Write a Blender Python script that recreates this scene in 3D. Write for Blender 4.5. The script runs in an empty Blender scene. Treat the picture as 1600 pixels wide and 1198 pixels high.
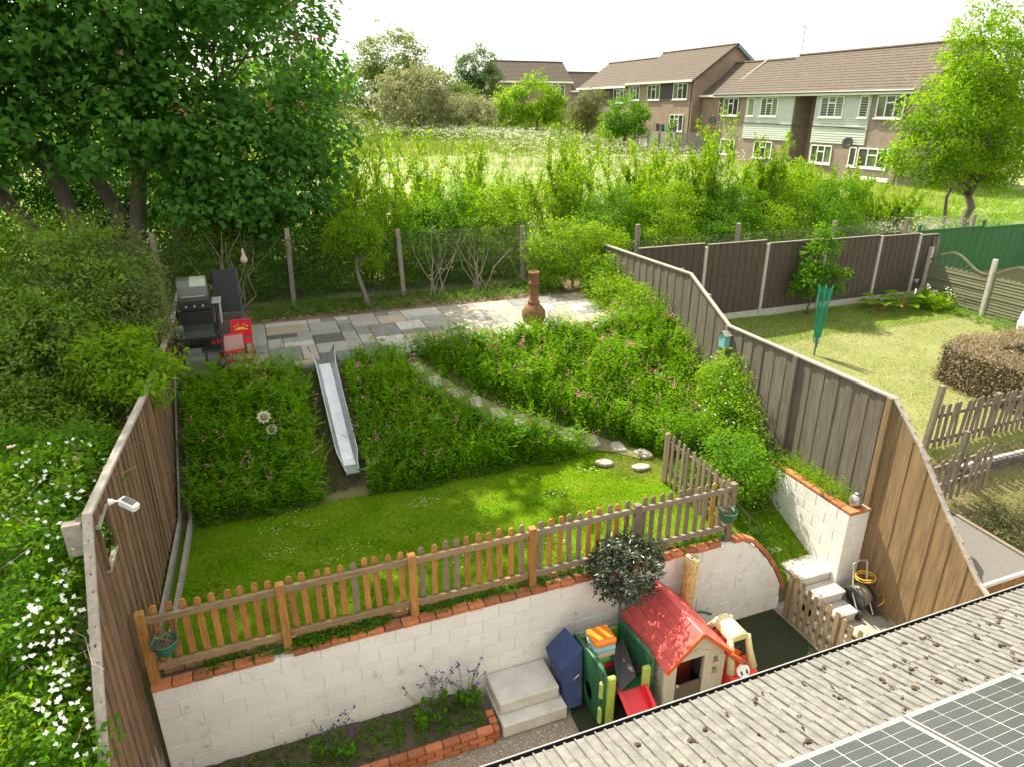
import bpy, math, random
import numpy as np
from mathutils import Vector, Matrix, Euler, noise as mnoise
R = math.radians
random.seed(7)
rng = np.random.default_rng(11)
sc = bpy.context.scene
col = sc.collection

# ------------------------------------------------------------------ camera, sky, sun, exposure
# world axes: X runs along the white retaining wall (left to right), Y up the garden towards the field, Z up; lower patio is z = 0
cam_d = bpy.data.cameras.new('camera'); cam = bpy.data.objects.new('camera', cam_d); col.objects.link(cam)
cam_d.sensor_width = 36; cam_d.lens = 24; cam_d.clip_end = 3000; cam_d.clip_start = .05
cam.location = (0, 0, 7.45); cam.rotation_euler = (R(90 - 22), 0, R(-21))
sc.camera = cam
SUN_EL = 54; SUN_AZ = -19          # degrees from +Y, negative = towards -X
sdir = Vector((math.sin(R(SUN_AZ)) * math.cos(R(SUN_EL)), math.cos(R(SUN_AZ)) * math.cos(R(SUN_EL)), math.sin(R(SUN_EL))))
wd = bpy.data.worlds.new('World'); sc.world = wd; wd.use_nodes = True
wn = wd.node_tree.nodes; wl = wd.node_tree.links; wn.clear()
sky = wn.new('ShaderNodeTexSky'); sky.sky_type = 'NISHITA'; sky.sun_disc = False
sky.sun_elevation = R(SUN_EL); sky.sun_rotation = R(SUN_AZ); sky.dust_density = 5; sky.air_density = 1.0; sky.ozone_density = 1.0
veil = wn.new('ShaderNodeMix'); veil.data_type = 'RGBA'; veil.inputs[0].default_value = .65
veil.inputs[7].default_value = (9.6, 9.4, 8.7, 1)            # even thin high cloud over the whole sky
bg = wn.new('ShaderNodeBackground'); bg.inputs[1].default_value = .098
wo = wn.new('ShaderNodeOutputWorld')
wl.new(sky.outputs[0], veil.inputs[6]); wl.new(veil.outputs[2], bg.inputs[0]); wl.new(bg.outputs[0], wo.inputs[0])
sl = bpy.data.lights.new('sun', 'SUN'); sl.energy = 5.0; sl.angle = R(.6); sl.color = (1, .91, .74)
so = bpy.data.objects.new('sun', sl); col.objects.link(so); so.location = (-20, 60, 60)
so.rotation_euler = (-sdir).to_track_quat('-Z', 'Y').to_euler()
sc.view_settings.view_transform = 'Standard'; sc.view_settings.look = 'None'
sc.view_settings.exposure = 1.2; sc.view_settings.gamma = 1
sc.cycles.max_bounces = 6; sc.cycles.transparent_max_bounces = 8; sc.cycles.use_denoising = True

# ------------------------------------------------------------------ materials
MATS = {}
def _base(name):
    m = bpy.data.materials.new(name); m.use_nodes = True
    nt = m.node_tree; return m, nt, nt.nodes, nt.links, nt.nodes['Principled BSDF']
def pm(name, c1, c2=None, scale=6, rough=.7, bump=0, stretch=(1, 1, 1), rnd=.15, metal=0, detail=5, lo=.35, hi=.65, spots=None, spec=.5, huer=0, bscale=None):
    """noise-mixed colour with per-object variation; spots=(colour, scale, threshold) adds stains or lichen with shapes of their own"""
    if name in MATS: return MATS[name]
    m, nt, N, L, B = _base(name); MATS[name] = m
    B.inputs['Roughness'].default_value = rough; B.inputs['Metallic'].default_value = metal
    B.inputs['Specular IOR Level'].default_value = spec
    g = N.new('ShaderNodeNewGeometry'); oi = N.new('ShaderNodeObjectInfo')
    mp = N.new('ShaderNodeVectorMath'); mp.operation = 'MULTIPLY_ADD'
    mp.inputs[1].default_value = stretch
    sc3 = N.new('ShaderNodeVectorMath'); sc3.operation = 'SCALE'; sc3.inputs[0].default_value = (31, 17, 23)
    L.new(oi.outputs['Random'], sc3.inputs['Scale']); L.new(g.outputs['Position'], mp.inputs[0]); L.new(sc3.outputs[0], mp.inputs[2])
    no = N.new('ShaderNodeTexNoise'); no.inputs['Scale'].default_value = scale; no.inputs['Detail'].default_value = detail; no.inputs['Roughness'].default_value = .65
    L.new(mp.outputs[0], no.inputs['Vector'])
    cr = N.new('ShaderNodeValToRGB'); e = cr.color_ramp.elements
    e[0].position = lo; e[1].position = hi; e[0].color = (*c1, 1); e[1].color = (*(c2 or tuple(x * .8 for x in c1)), 1)
    L.new(no.outputs['Fac'], cr.inputs[0])
    out = cr.outputs[0]
    if spots:
        sp = N.new('ShaderNodeTexNoise'); sp.inputs['Scale'].default_value = spots[1]; sp.inputs['Detail'].default_value = 6; sp.inputs['Roughness'].default_value = .7
        L.new(sc3.outputs[0], sp.inputs['Vector']) if False else L.new(mp.outputs[0] if len(spots) > 3 else g.outputs['Position'], sp.inputs['Vector'])
        rr = N.new('ShaderNodeMapRange'); rr.inputs[1].default_value = spots[2]; rr.inputs[2].default_value = spots[2] + .14; L.new(sp.outputs['Fac'], rr.inputs[0])
        mx = N.new('ShaderNodeMix'); mx.data_type = 'RGBA'; L.new(rr.outputs[0], mx.inputs[0]); L.new(out, mx.inputs[6]); mx.inputs[7].default_value = (*spots[0], 1); out = mx.outputs[2]
    hs = N.new('ShaderNodeHueSaturation'); L.new(out, hs.inputs['Color'])
    mr = N.new('ShaderNodeMapRange'); mr.inputs[3].default_value = 1 - rnd; mr.inputs[4].default_value = 1 + rnd
    L.new(oi.outputs['Random'], mr.inputs[0]); L.new(mr.outputs[0], hs.inputs['Value'])
    L.new(hs.outputs[0], B.inputs['Base Color'])
    if bump:
        bn = N.new('ShaderNodeBump'); bn.inputs['Strength'].default_value = bump; bn.inputs['Distance'].default_value = .01
        if bscale:
            n2 = N.new('ShaderNodeTexNoise'); n2.inputs['Scale'].default_value = bscale; n2.inputs['Detail'].default_value = 4; L.new(g.outputs['Position'], n2.inputs['Vector']); L.new(n2.outputs['Fac'], bn.inputs['Height'])
        else: L.new(no.outputs['Fac'], bn.inputs['Height'])
        L.new(bn.outputs[0], B.inputs['Normal'])
    return m
def lm(name, c1, c2, trans=.45, rough=.6, tcol=None, spec=.16):
    """leaf: colour varies leaf by leaf; part of the light passes through"""
    if name in MATS: return MATS[name]
    m, nt, N, L, B = _base(name); MATS[name] = m
    g = N.new('ShaderNodeNewGeometry'); oi = N.new('ShaderNodeObjectInfo')
    no = N.new('ShaderNodeTexNoise'); no.inputs['Scale'].default_value = .9; no.inputs['Detail'].default_value = 2; L.new(g.outputs['Position'], no.inputs['Vector'])
    ad = N.new('ShaderNodeMath'); ad.operation = 'ADD'; L.new(g.outputs['Random Per Island'], ad.inputs[0]); L.new(no.outputs['Fac'], ad.inputs[1])
    mr = N.new('ShaderNodeMapRange'); mr.inputs[1].default_value = .35; mr.inputs[2].default_value = 1.55; L.new(ad.outputs[0], mr.inputs[0])
    mx = N.new('ShaderNodeMix'); mx.data_type = 'RGBA'; mx.inputs[6].default_value = (*c1, 1); mx.inputs[7].default_value = (*c2, 1)
    L.new(mr.outputs[0], mx.inputs[0])
    L.new(mx.outputs[2], B.inputs['Base Color']); B.inputs['Roughness'].default_value = rough; B.inputs['Specular IOR Level'].default_value = spec
    t = N.new('ShaderNodeBsdfTranslucent')
    hs = N.new('ShaderNodeHueSaturation'); hs.inputs['Hue'].default_value = .482; hs.inputs['Saturation'].default_value = 1.1; hs.inputs['Value'].default_value = 1.75
    L.new(mx.outputs[2], hs.inputs['Color']); L.new(hs.outputs[0], t.inputs[0])
    ms = N.new('ShaderNodeMixShader'); ms.inputs[0].default_value = trans
    L.new(B.outputs[0], ms.inputs[1]); L.new(t.outputs[0], ms.inputs[2]); L.new(ms.outputs[0], N['Material Output'].inputs['Surface'])
    return m
def flat(name, c, rough=.4, spec=.5, rnd=0, metal=0): return pm(name, c, tuple(x * .9 for x in c), scale=3, rough=rough, rnd=rnd, spec=spec, metal=metal)

# ------------------------------------------------------------------ object helpers
def wm(o):
    m = o.matrix_basis.copy()
    if o.parent: m = wm(o.parent) @ o.matrix_parent_inverse @ m
    return m
def put(o, parent):
    if parent is not None:
        o.parent = parent; o.matrix_parent_inverse = wm(parent).inverted()
    return o
def tag(o, label, cat=None, group=None):
    o['label'] = label
    if cat: o['category'] = cat
    if group: o['group'] = group
    return o
def thing(name, loc, label, cat, group=None):
    o = bpy.data.objects.new(name, None); o.empty_display_size = .1; col.objects.link(o); o.location = loc
    return tag(o, label, cat, group)
def struct(o): o['kind'] = 'structure'; return o
def stuff(o): o['kind'] = 'stuff'; return o
def link(name, me, parent=None, loc=(0, 0, 0), rot=(0, 0, 0), scale=(1, 1, 1)):
    o = bpy.data.objects.new(name, me); col.objects.link(o)
    o.location = loc; o.rotation_euler = rot; o.scale = scale
    return put(o, parent)
def npmesh(name, V, F, mat, smooth=False):
    """V (n,3), F (m,k): one mesh with faces all of k corners"""
    V = np.asarray(V, np.float32); F = np.asarray(F, np.int32)
    me = bpy.data.meshes.new(name); k = F.shape[1]
    me.vertices.add(len(V)); me.vertices.foreach_set('co', V.ravel())
    me.loops.add(F.size); me.loops.foreach_set('vertex_index', F.ravel())
    me.polygons.add(len(F)); me.polygons.foreach_set('loop_start', np.arange(0, F.size, k, dtype=np.int32))
    if smooth: me.polygons.foreach_set('use_smooth', np.ones(len(F), bool))
    me.update(calc_edges=True)
    if mat: me.materials.append(mat)
    return me
class MB:
    def __init__(s): s.v = []; s.f = []
    def add(s, vs, fs):
        n = len(s.v); s.v += [tuple(x) for x in vs]; s.f += [tuple(i + n for i in f) for f in fs]; return s
    def box(s, c, d, M=None):
        x, y, z = d[0] / 2, d[1] / 2, d[2] / 2
        vs = [Vector((i, j, k)) for k in (-z, z) for j in (-y, y) for i in (-x, x)]
        if M is not None: vs = [M @ v for v in vs]
        return s.add([v + Vector(c) for v in vs], [(0, 2, 3, 1), (4, 5, 7, 6), (0, 1, 5, 4), (2, 6, 7, 3), (0, 4, 6, 2), (1, 3, 7, 5)])
    def b2(s, lo, hi): return s.box([(a + b) / 2 for a, b in zip(lo, hi)], [abs(b - a) for a, b in zip(lo, hi)])
    def tube(s, pts, r, n=8, cap=True):
        pts = [Vector(p) for p in pts]; rs = r if hasattr(r, '__len__') else [r] * len(pts)
        up = Vector((.13, .31, .94)); rings = []
        for i, p in enumerate(pts):
            t = (pts[min(i + 1, len(pts) - 1)] - pts[max(i - 1, 0)]).normalized()
            if abs(t.dot(up)) > .95: up = Vector((.94, .13, .31))
            x = t.cross(up).normalized(); y = t.cross(x).normalized()
            rings.append([p + (x * math.cos(2 * math.pi * k / n) + y * math.sin(2 * math.pi * k / n)) * rs[i] for k in range(n)])
        vs = [v for rg in rings for v in rg]; fs = []
        for i in range(len(pts) - 1):
            for k in range(n): fs.append((i * n + k, i * n + (k + 1) % n, (i + 1) * n + (k + 1) % n, (i + 1) * n + k))
        if cap: fs += [tuple(reversed(range(n))), tuple(range((len(pts) - 1) * n, len(pts) * n))]
        return s.add(vs, fs)
    def lathe(s, prof, c=(0, 0, 0), n=20, M=None):
        vs = []; fs = []
        for r, z in prof:
            for k in range(n):
                v = Vector((r * math.cos(2 * math.pi * k / n), r * math.sin(2 * math.pi * k / n), z))
                if M is not None: v = M @ v
                vs.append(v + Vector(c))
        for i in range(len(prof) - 1):
            for k in range(n): fs.append((i * n + k, i * n + (k + 1) % n, (i + 1) * n + (k + 1) % n, (i + 1) * n + k))
        fs += [tuple(reversed(range(n))), tuple(range((len(prof) - 1) * n, len(prof) * n))]
        return s.add(vs, fs)
    def prism(s, poly, ax, t0, t1):
        """poly: 2-D outline, extruded along axis ax ('x','y','z') from t0 to t1"""
        def P(p, t): return {'x': (t, p[0], p[1]), 'y': (p[0], t, p[1]), 'z': (p[0], p[1], t)}[ax]
        n = len(poly); vs = [P(p, t0) for p in poly] + [P(p, t1) for p in poly]
        fs = [tuple(range(n)), tuple(reversed(range(n, 2 * n)))] + [(i, i + n, (i + 1) % n + n, (i + 1) % n) for i in range(n)]
        return s.add(vs, fs)
    def mesh(s, name, mat, smooth=False, bevel=0):
        me = bpy.data.meshes.new(name); me.from_pydata(s.v, [], s.f)
        import bmesh
        b = bmesh.new(); b.from_mesh(me); bmesh.ops.recalc_face_normals(b, faces=b.faces)
        if bevel: bmesh.ops.bevel(b, geom=list(b.edges), offset=bevel, segments=1, affect='EDGES', clamp_overlap=True)
        b.to_mesh(me); b.free()
        if smooth: me.polygons.foreach_set('use_smooth', np.ones(len(me.polygons), bool))
        if mat: me.materials.append(mat)
        return me
    def obj(s, name, mat, parent=None, smooth=False, bevel=0): return link(name, s.mesh(name, mat, smooth, bevel), parent)
CB = {}
def box(name, c, d, mat, parent=None, rot=(0, 0, 0), ch=.004):
    """a chamfered box as an object; alike boxes share one mesh"""
    key = (tuple(round(x, 3) for x in d), mat.name, ch)
    if key not in CB:
        CB[key] = MB().box((0, 0, 0), d).mesh(name, mat, bevel=min(ch, min(d) * .3) if ch else 0)
    return link(name, CB[key], parent, c, rot)
def lerp(x, pts):
    for (x0, y0), (x1, y1) in zip(pts, pts[1:]):
        if x <= x1: return y0 + (y1 - y0) * max(0, (x - x0)) / (x1 - x0)
    return pts[-1][1]
def sstep(x, a, b): t = np.clip((x - a) / (b - a), 0, 1); return t * t * (3 - 2 * t)
def proj(p):
    c, s = math.cos(R(22)), math.sin(R(22)); cy, sy = math.cos(R(21)), math.sin(R(21)); f = 1600 * 24 / 36
    r = cy * p[0] - sy * p[1]; h = sy * p[0] + cy * p[1]; z = p[2] - 7.45
    d = h * c - z * s
    return (800 + f * r / d, 599 - f * (h * s + z * c) / d, d) if d > .1 else (-1, -1, d)

# ------------------------------------------------------------------ foliage helpers
def unit(v): return v / np.maximum(np.linalg.norm(v, axis=1, keepdims=True), 1e-6)
T_DIA = (np.array([(0, 0, 0), (-.5, .45, .08), (0, 1, -.05), (.5, .45, .08)]), np.array([(0, 3, 2), (0, 2, 1)]))
T_LOBE = (np.array([(0, 0, 0), (-.55, .25, .06), (-.26, .5, .02), (0, 1.0, -.09), (.26, .5, .02), (.55, .25, .06)]), np.array([(0, 2, 1), (0, 3, 2), (0, 4, 3), (0, 5, 4)]))
T_BLADE = (np.array([(-.5, 0, 0), (.5, 0, 0), (0, 1, 0)]), np.array([(0, 1, 2)]))
def leafmesh(P, D, N, Lw, T=T_DIA):
    """P base points, D leaf axis, N rough normal, Lw (n,2) length and width -> V, F"""
    tv, tf = T; n = len(P)
    D = unit(D); X = unit(np.cross(D, N)); Z = np.cross(X, D)
    V = P[:, None, :] + X[:, None, :] * (tv[None, :, 0, None] * Lw[:, None, 1:2]) + D[:, None, :] * (tv[None, :, 1, None] * Lw[:, None, 0:1]) + Z[:, None, :] * (tv[None, :, 2, None] * Lw[:, None, 0:1])
    F = tf[None] + (np.arange(n) * len(tv))[:, None, None]
    return V.reshape(-1, 3), F.reshape(-1, tf.shape[1])
def joinvf(parts):
    Vs, Fs, n = [], [], 0
    for V, F in parts: Vs.append(V); Fs.append(F + n); n += len(V)
    return np.concatenate(Vs), np.concatenate(Fs)
def lw(n, l, w, j=.3):
    k = 1 + j * (rng.random(n) * 2 - 1); return np.stack([l * k, w * k], 1)
def ball(n): return unit(rng.normal(size=(n, 3))) * rng.random((n, 1)) ** (1 / 3)
def crown(blobs, lai, l, w, T=T_DIA, clump=.45, per=26, up=.5, shell=.55, droop=0):
    """blobs: (centre, radii). Leaves sit in many small clumps spread through the outer volume of each blob."""
    parts = []
    for c, r in blobs:
        c = np.array(c, float); r = np.array(r, float)
        n = max(5, int(lai * 4.19 * (r[0] * r[1] * r[2]) ** (2 / 3) / (.45 * l * w * per)))
        d = unit(rng.normal(size=(n, 3))); rad = shell + (1 - shell) * rng.random((n, 1)) ** .6
        rad *= 1 + .14 * np.sin(d[:, :1] * 5 + c[0]) * np.cos(d[:, 1:2] * 6 + c[1]) + .05 * rng.normal(size=(n, 1))
        cc = c + d * rad * r
        k = rng.integers(int(per * .5), int(per * 1.5), n); idx = np.repeat(np.arange(n), k); m = len(idx)
        off = ball(m) * np.array([1, 1, .62]) * (clump * (.6 + .8 * rng.random((n, 1))))[idx]
        P = cc[idx] + off
        out = unit(off + d[idx] * clump * .9)
        N = unit(out * .6 + np.array([0, 0, up]) + rng.normal(size=(m, 3)) * .35)
        D = np.cross(N, rng.normal(size=(m, 3))) + out * .5 - np.array([0, 0, droop])
        parts.append(leafmesh(P, D, N, lw(m, l, w), T))
    return joinvf(parts)
def wig(a, b, n=5, k=.06):
    a, b = Vector(a), Vector(b); L = (b - a).length; pts = []
    for i in range(n + 1):
        t = i / n; p = a.lerp(b, t)
        if 0 < i < n: p += Vector((random.gauss(0, k), random.gauss(0, k), random.gauss(0, k * .4))) * L
        pts.append(p)
    return pts
def limbs(base, tips, r0, fork, n=7):
    """tapered trunk with limbs reaching out to the given tips"""
    m = MB(); base = Vector(base); fork = Vector(fork)
    m.tube(wig(base, fork, 4, .03), [r0 * 1.25, r0, r0 * .93, r0 * .88, r0 * .8], n)
    for t in tips:
        s0 = base.lerp(fork, random.uniform(.7, 1)); r = r0 * random.uniform(.35, .6); p = wig(s0, t, 5, .05)
        m.tube(p, [r * (1 - .8 * i / 5) for i in range(6)], 6)
        for q in range(3):
            i = random.randint(2, 4); e = p[i] + Vector((random.gauss(0, 1), random.gauss(0, 1), abs(random.gauss(.4, .5)))) * (Vector(t) - s0).length * .28
            m.tube(wig(p[i], e, 3, .06), [r * .35, r * .25, r * .15, r * .06], 5)
    return m

# ------------------------------------------------------------------ terrain
AL, AR = -1.72, 8.55                      # garden side fences
BN = 14.3                                  # neighbour's back fence
def fence_left_x(b): return lerp(b, [(3, -1.78), (6.5, -1.75), (8, -1.68), (10, -1.6), (12.5, -1.56), (16, -1.52)])
def ip(x, pts): return np.interp(x, [p[0] for p in pts], [p[1] for p in pts])
CURVE = [(0, 7.15), (.4, 7.15), (.6, 7.05), (.9, 6.88), (1.19, 6.66), (1.4, 6.45), (1.5, 6.25)]   # z -> where the white wall ends
def gz(a, b):
    a = np.asarray(a, float); b = np.asarray(b, float)
    nz = .03 * np.sin(a * 1.7 + 1) * np.cos(b * 1.3) + .02 * np.sin(a * 3.1 + b * 2.3)
    f = 3.05 + np.clip(b - 17, 0, 95) * .035 - .03 * np.clip(a - 18, 0, 22) + .12 * np.sin(a * .21) * np.cos(b * .17) * sstep(b, 20, 35)
    g = 1.5 + 1.5 * np.clip((b - 10.1) / 2.3, 0, 1) + nz * .35 * (b < 12.3) - .06 * ((b > 12.38) & (b < 15.5))
    cor = ip(b, [(6.9, .3), (7.1, .48), (9.3, 1.42), (10.1, 1.5)])
    k = sstep(a, 6.2, 7.4) * (b < 10.1)
    g = g * (1 - k) + cor * k
    g = np.where(b < 6.86, 0, g); g = np.where(b > 16.2, f, g)
    r = ip(b, [(4.6, .1), (6.2, 1.25), (6.9, 1.45), (7.35, 1.85), (14.3, 2.2), (15.2, 2.6), (17, 3.0)]) + nz * .4
    l = ip(b, [(3, 0), (6.5, 1.0), (12, 2.7), (17, 3.05)]) + nz
    z = np.where(a > AR + .03, r, np.where(a < AL, l, g))
    z = np.where(b > 17, f + nz, z)
    z = np.where(b < 3.2, 0 + np.where((a > AR) | (a < AL), .0, 0), z)
    return z
def axis(pieces):
    out = []
    for lo, hi, st in pieces: out += list(np.arange(lo, hi, st))
    return np.array(sorted(set(np.round(out, 4))))
XS = axis([(-700, -40, 30), (-40, -12, 2), (-12, -2, .5), (-2, 9.0, .2), (9, 22, .4), (22, 60, 1.5), (60, 760, 28)])
XS = np.array(sorted(set(list(XS[(abs(XS - AR) > .09) & (abs(XS - AL) > .09)]) + [AL - .02, AL + .02, AR, AR + .05])))
YS = axis([(-400, -10, 30), (-10, 3, 1), (3, 17.4, .2), (17.4, 24, .5), (24, 70, 1.5), (70, 130, 4), (130, 900, 40)])
YS = np.array(sorted(set(list(YS[abs(YS - 6.83) > .12]) + [6.8, 6.88, 12.38, 12.42])))
GX, GY = np.meshgrid(XS, YS); GZ = gz(GX, GY); GZ = np.where((GY > 16.1) & (GY < 17.01), 3.02, GZ)
GV = np.stack([GX, GY, GZ], -1).reshape(-1, 3); nx = len(XS)
ii, jj = np.meshgrid(np.arange(nx - 1), np.arange(len(YS) - 1)); q = (jj * nx + ii).ravel()
GF = np.stack([q, q + 1, q + nx + 1, q + nx], 1); cx = GV[GF].mean(1)
ca, cb = cx[:, 0], cx[:, 1]
inside = (ca > AL - .02) & (ca < AR + .05)
reg = np.full(len(GF), 'ground', dtype=object)
reg[(cb > 16.9)] = 'field'
reg[inside & (cb > 2) & (cb < 6.84)] = 'lower_patio'
reg[inside & (cb > 6.84) & (cb < 10.1)] = 'lawn'
reg[inside & (cb > 10.1) & (cb < 12.4)] = 'bank'
reg[inside & (cb > 12.4) & (cb < 16.9)] = 'garden_ground'
reg[(ca > AR + .05) & (ca < 18.7) & (cb > 7.3) & (cb < BN)] = 'neighbour_lawn'
gm = {'ground': pm('soil_grass', (.10, .11, .035), (.16, .13, .07), 1.2, .95, .3, rnd=0),
      'field': pm('field_straw', (.31, .28, .165), (.12, .18, .035), .35, .95, .2, rnd=0, lo=.38, hi=.54, detail=7),
      'lower_patio': pm('gravel_bed', (.34, .29, .23), (.16, .13, .10), 55, .95, .8, rnd=0, lo=.3, hi=.7),
      'lawn': pm('lawn_turf', (.075, .155, .004), (.115, .165, .012), 2.2, 1, .3, rnd=0, spec=0, spots=((.15, .15, .045), 1.3, .68)),
      'bank': pm('bank_soil', (.05, .055, .02), (.10, .085, .045), 4, .95, .4, rnd=0),
      'garden_ground': pm('leaf_litter', (.09, .07, .04), (.22, .15, .085), 22, .95, .6, rnd=0),
      'neighbour_lawn': pm('dry_lawn', (.125, .16, .035), (.20, .20, .075), 1.6, .95, .25, rnd=0, lo=.3, hi=.7, detail=8)}
for k, m in gm.items():
    F = GF[reg == k]; u, inv = np.unique(F, return_inverse=True)
    o = struct(link(k, npmesh(k, GV[u], inv.reshape(-1, 4), m, True)))
# dark artificial turf laid on the lower patio, with a concrete strip by the steps
m = MB(); m.add([(3.02, 3.4, .006), (7.06, 3.4, .006), (7.06, 6.71, .006), (3.45, 6.71, .006), (3.14, 6.0, .006)], [(0, 1, 2, 3, 4)])
struct(m.obj('artificial_turf', pm('turf_mat', (.017, .028, .009), (.03, .04, .014), 90, 1, .9, rnd=0, spots=((.075, .07, .04), 16, .70))))
m = MB(); m.add([(7.14, 3.4, .007), (8.5, 3.4, .007), (8.5, 6.9, .007), (7.14, 6.9, .007)], [(0, 1, 2, 3)])
struct(m.obj('concrete_path', pm('path_concrete', (.36, .34, .29), (.24, .22, .18), 5, .9, .3, rnd=0, spots=((.45, .38, .24), 30, .6))))

# ------------------------------------------------------------------ white block retaining wall
WHITE = pm('white_block_paint', (.77, .76, .735), (.69, .675, .64), 2.2, .75, .7, rnd=.02, bscale=26, spots=((.47, .45, .39), 4.5, .585))
MORT = pm('mortar_paint', (.72, .71, .67), (.56, .54, .50), 3, .9, .4, rnd=0)
BRICK = pm('red_brick', (.46, .17, .065), (.34, .105, .045), 14, .85, .5, rnd=.3, spots=((.40, .36, .29), 9, .60, 1), lo=.3, hi=.7)
PALEBRICK = pm('pale_brick', (.52, .36, .22), (.44, .22, .11), 10, .85, .5, rnd=.2)
BW = 6.72
def aend(z): return ip(z, CURVE)
wall = thing('retaining_wall', (-1.66, BW, 0), 'long white painted block retaining wall with brick coping below the picket fence', 'wall')
m = MB(); n = 14
poly = [(-1.66, .0), (7.13, .0)] + [(float(aend(z)) - .02, z) for z in np.linspace(.1, 1.48, n)] + [(-1.66, 1.485)]
m.prism(poly, 'y', BW + .009, BW + .215); m.obj('mortar_core', MORT, wall)
ch = 1.5 / 7
for r in range(7):
    z0, z1 = r * ch + .0025, (r + 1) * ch - .0025
    x = -1.66 - (.22 if r % 2 else 0)
    while x < 7.1:
        a0, a1 = max(x, -1.66) + .002, x + .45 - .003
        e0, e1 = float(aend(z0)) , float(aend(z1))
        x += .45
        if a0 >= e1 - .06: continue
        dy = random.uniform(-.003, .004)
        if a1 < e1 - .01 and a1 - a0 > .3 and a1 - a0 > .44:
            box('block', ((a0 + a1) / 2, BW + .1 + dy, (z0 + z1) / 2), (.445, .2, z1 - z0), WHITE, wall, ch=.004)
        else:
            b0, b1 = min(a1, e0), min(a1, e1)
            if b1 - a0 > .05: MB().prism([(a0, z0), (b0, z0), (b1, z1), (a0, z1)], 'y', BW + dy, BW + .2).obj('block', WHITE, wall, bevel=.004)
x = -1.66
while x < 6.2:
    L = .205 + random.uniform(-.006, .004)
    if random.random() > .04:
        box('brick', (x + L / 2, BW + .045 + random.uniform(-.006, .006), 1.538 + random.uniform(-.004, .004)), (.203, .13, .07), BRICK, wall, rot=(random.gauss(0, .012), random.gauss(0, .012), random.gauss(0, .015)), ch=.008)
    x += .215
pts = [(float(aend(z)), z) for z in (1.5, 1.4, 1.28, 1.13, .98, .82, .66, .5, .36)]
for (a0, z0), (a1, z1) in zip(pts, pts[1:]):
    an = math.atan2(z0 - z1, a1 - a0); L = math.hypot(a1 - a0, z1 - z0)
    box('brick', ((a0 + a1) / 2 + .03, BW + .05, (z0 + z1) / 2 + .025), (round(L - .008, 2), .13, .065), BRICK, wall, rot=(0, an, 0), ch=.008)
# low pale brick edging along the lawn behind the coping
edg = thing('brick_edging', (-1.5, 7.0, 1.5), 'row of pale bricks edging the lawn under the picket fence', 'edging')
x = -1.55
while x < 6.0:
    box('brick', (x + .107, 6.99 + random.uniform(-.01, .01), 1.535), (.205, .09, .1), PALEBRICK, edg, rot=(0, random.gauss(0, .02), random.gauss(0, .03)), ch=.008); x += .217
m = MB(); m.b2((-1.66, BW + .1, 1.40), (6.2, 6.95, 1.512)); struct(m.obj('soil_strip', pm('dark_soil', (.05, .038, .025), (.10, .08, .05), 18, .95, .6, rnd=0)))

# ------------------------------------------------------------------ picket fences
PINE = pm('warm_pine', (.42, .205, .05), (.26, .12, .03), 7, .75, .3, stretch=(6, 6, .9), rnd=.2, spots=((.17, .14, .11), 5, .66, 1))
PINEH = pm('warm_pine_rail', (.30, .20, .10), (.19, .13, .075), 7, .8, .3, stretch=(.9, 6, 6), rnd=.12, spots=((.13, .12, .11), 4, .6))
GREYW = pm('grey_picket', (.25, .19, .12), (.16, .12, .08), 7, .85, .3, stretch=(6, 6, .9), rnd=.2)
GREYH = pm('grey_rail', (.24, .195, .14), (.16, .13, .095), 7, .85, .3, stretch=(1, 1, 6), rnd=.1)
OLDW = pm('old_picket', (.21, .175, .125), (.13, .105, .075), 8, .9, .35, stretch=(6, 6, .9), rnd=.2)
PK = {}
def picket(name, c, w, h, mat, parent, ax='x', rot=(0, 0, 0), t=.02):
    """round-topped pale standing at c (bottom centre); ax is the direction the fence runs"""
    key = (round(w, 3), round(h, 2), mat.name, ax, t)
    if key not in PK:
        o = [(-w / 2, 0), (w / 2, 0), (w / 2, h - w * .5)] + [(w / 2 * math.cos(k * math.pi / 8), h - w * .5 + w / 2 * math.sin(k * math.pi / 8)) for k in range(1, 8)] + [(-w / 2, h - w * .5)]
        PK[key] = MB().prism(o, 'y' if ax == 'x' else 'x', -t / 2, t / 2).mesh(name, mat, bevel=.002)
    return link(name, PK[key], parent, c, rot)
pf = thing('picket_fence', (-1.63, 6.86, 1.5), 'long warm brown picket fence standing on the white wall in front of the lawn', 'fence')
posts = [-1.62, -.2, 1.32, 2.9, 4.45, 6.03]
for i, a in enumerate(posts):
    box('post', (a, 6.83, 1.98 + (.02 if i == 0 else 0)), (.095, .095, .98), PINE if i < 4 else GREYW, pf, ch=.006)
    if i + 1 < len(posts):
        a1 = posts[i + 1]; mid = (a + a1) / 2; L = a1 - a - .095
        for z in (2.36, 1.73): box('rail', (mid, 6.845, z + (i % 2) * .008), (round(L + (.09 if z > 2 else -.004), 2), .045, .085), PINEH if i < 3 else GREYH, pf, ch=.006)
        n = int(round(L / .148))
        for k in range(n):
            x = a + .06 + (k + .5) * (L - .02) / n + .0
            mt = PINE if random.random() < .95 - i * .22 else GREYW
            picket('picket', (x, 6.885, 1.63 + random.uniform(-.012, .012)), .072, .88, mt, pf, rot=(random.gauss(0, .008), random.gauss(0, .012), 0))
rf = thing('picket_fence', (6.1, 8.6, 1.5), 'short grey picket fence returning from the corner post towards the flower bank', 'fence')
box('post', (6.1, 8.62, 1.95), (.08, .08, .95), GREYW, rf); 
for z in (2.3, 1.8): box('rail', (6.1, 7.78, z - .02), (.04, 1.6, .075), GREYH, rf, rot=(.0, 0, 0))
for k in range(12): picket('picket', (6.07, 7.0 + k * .141, 1.5 + .005 * k), .07, .93, GREYW, rf, ax='y', rot=(random.gauss(0, .012), random.gauss(0, .01), 0))
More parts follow.
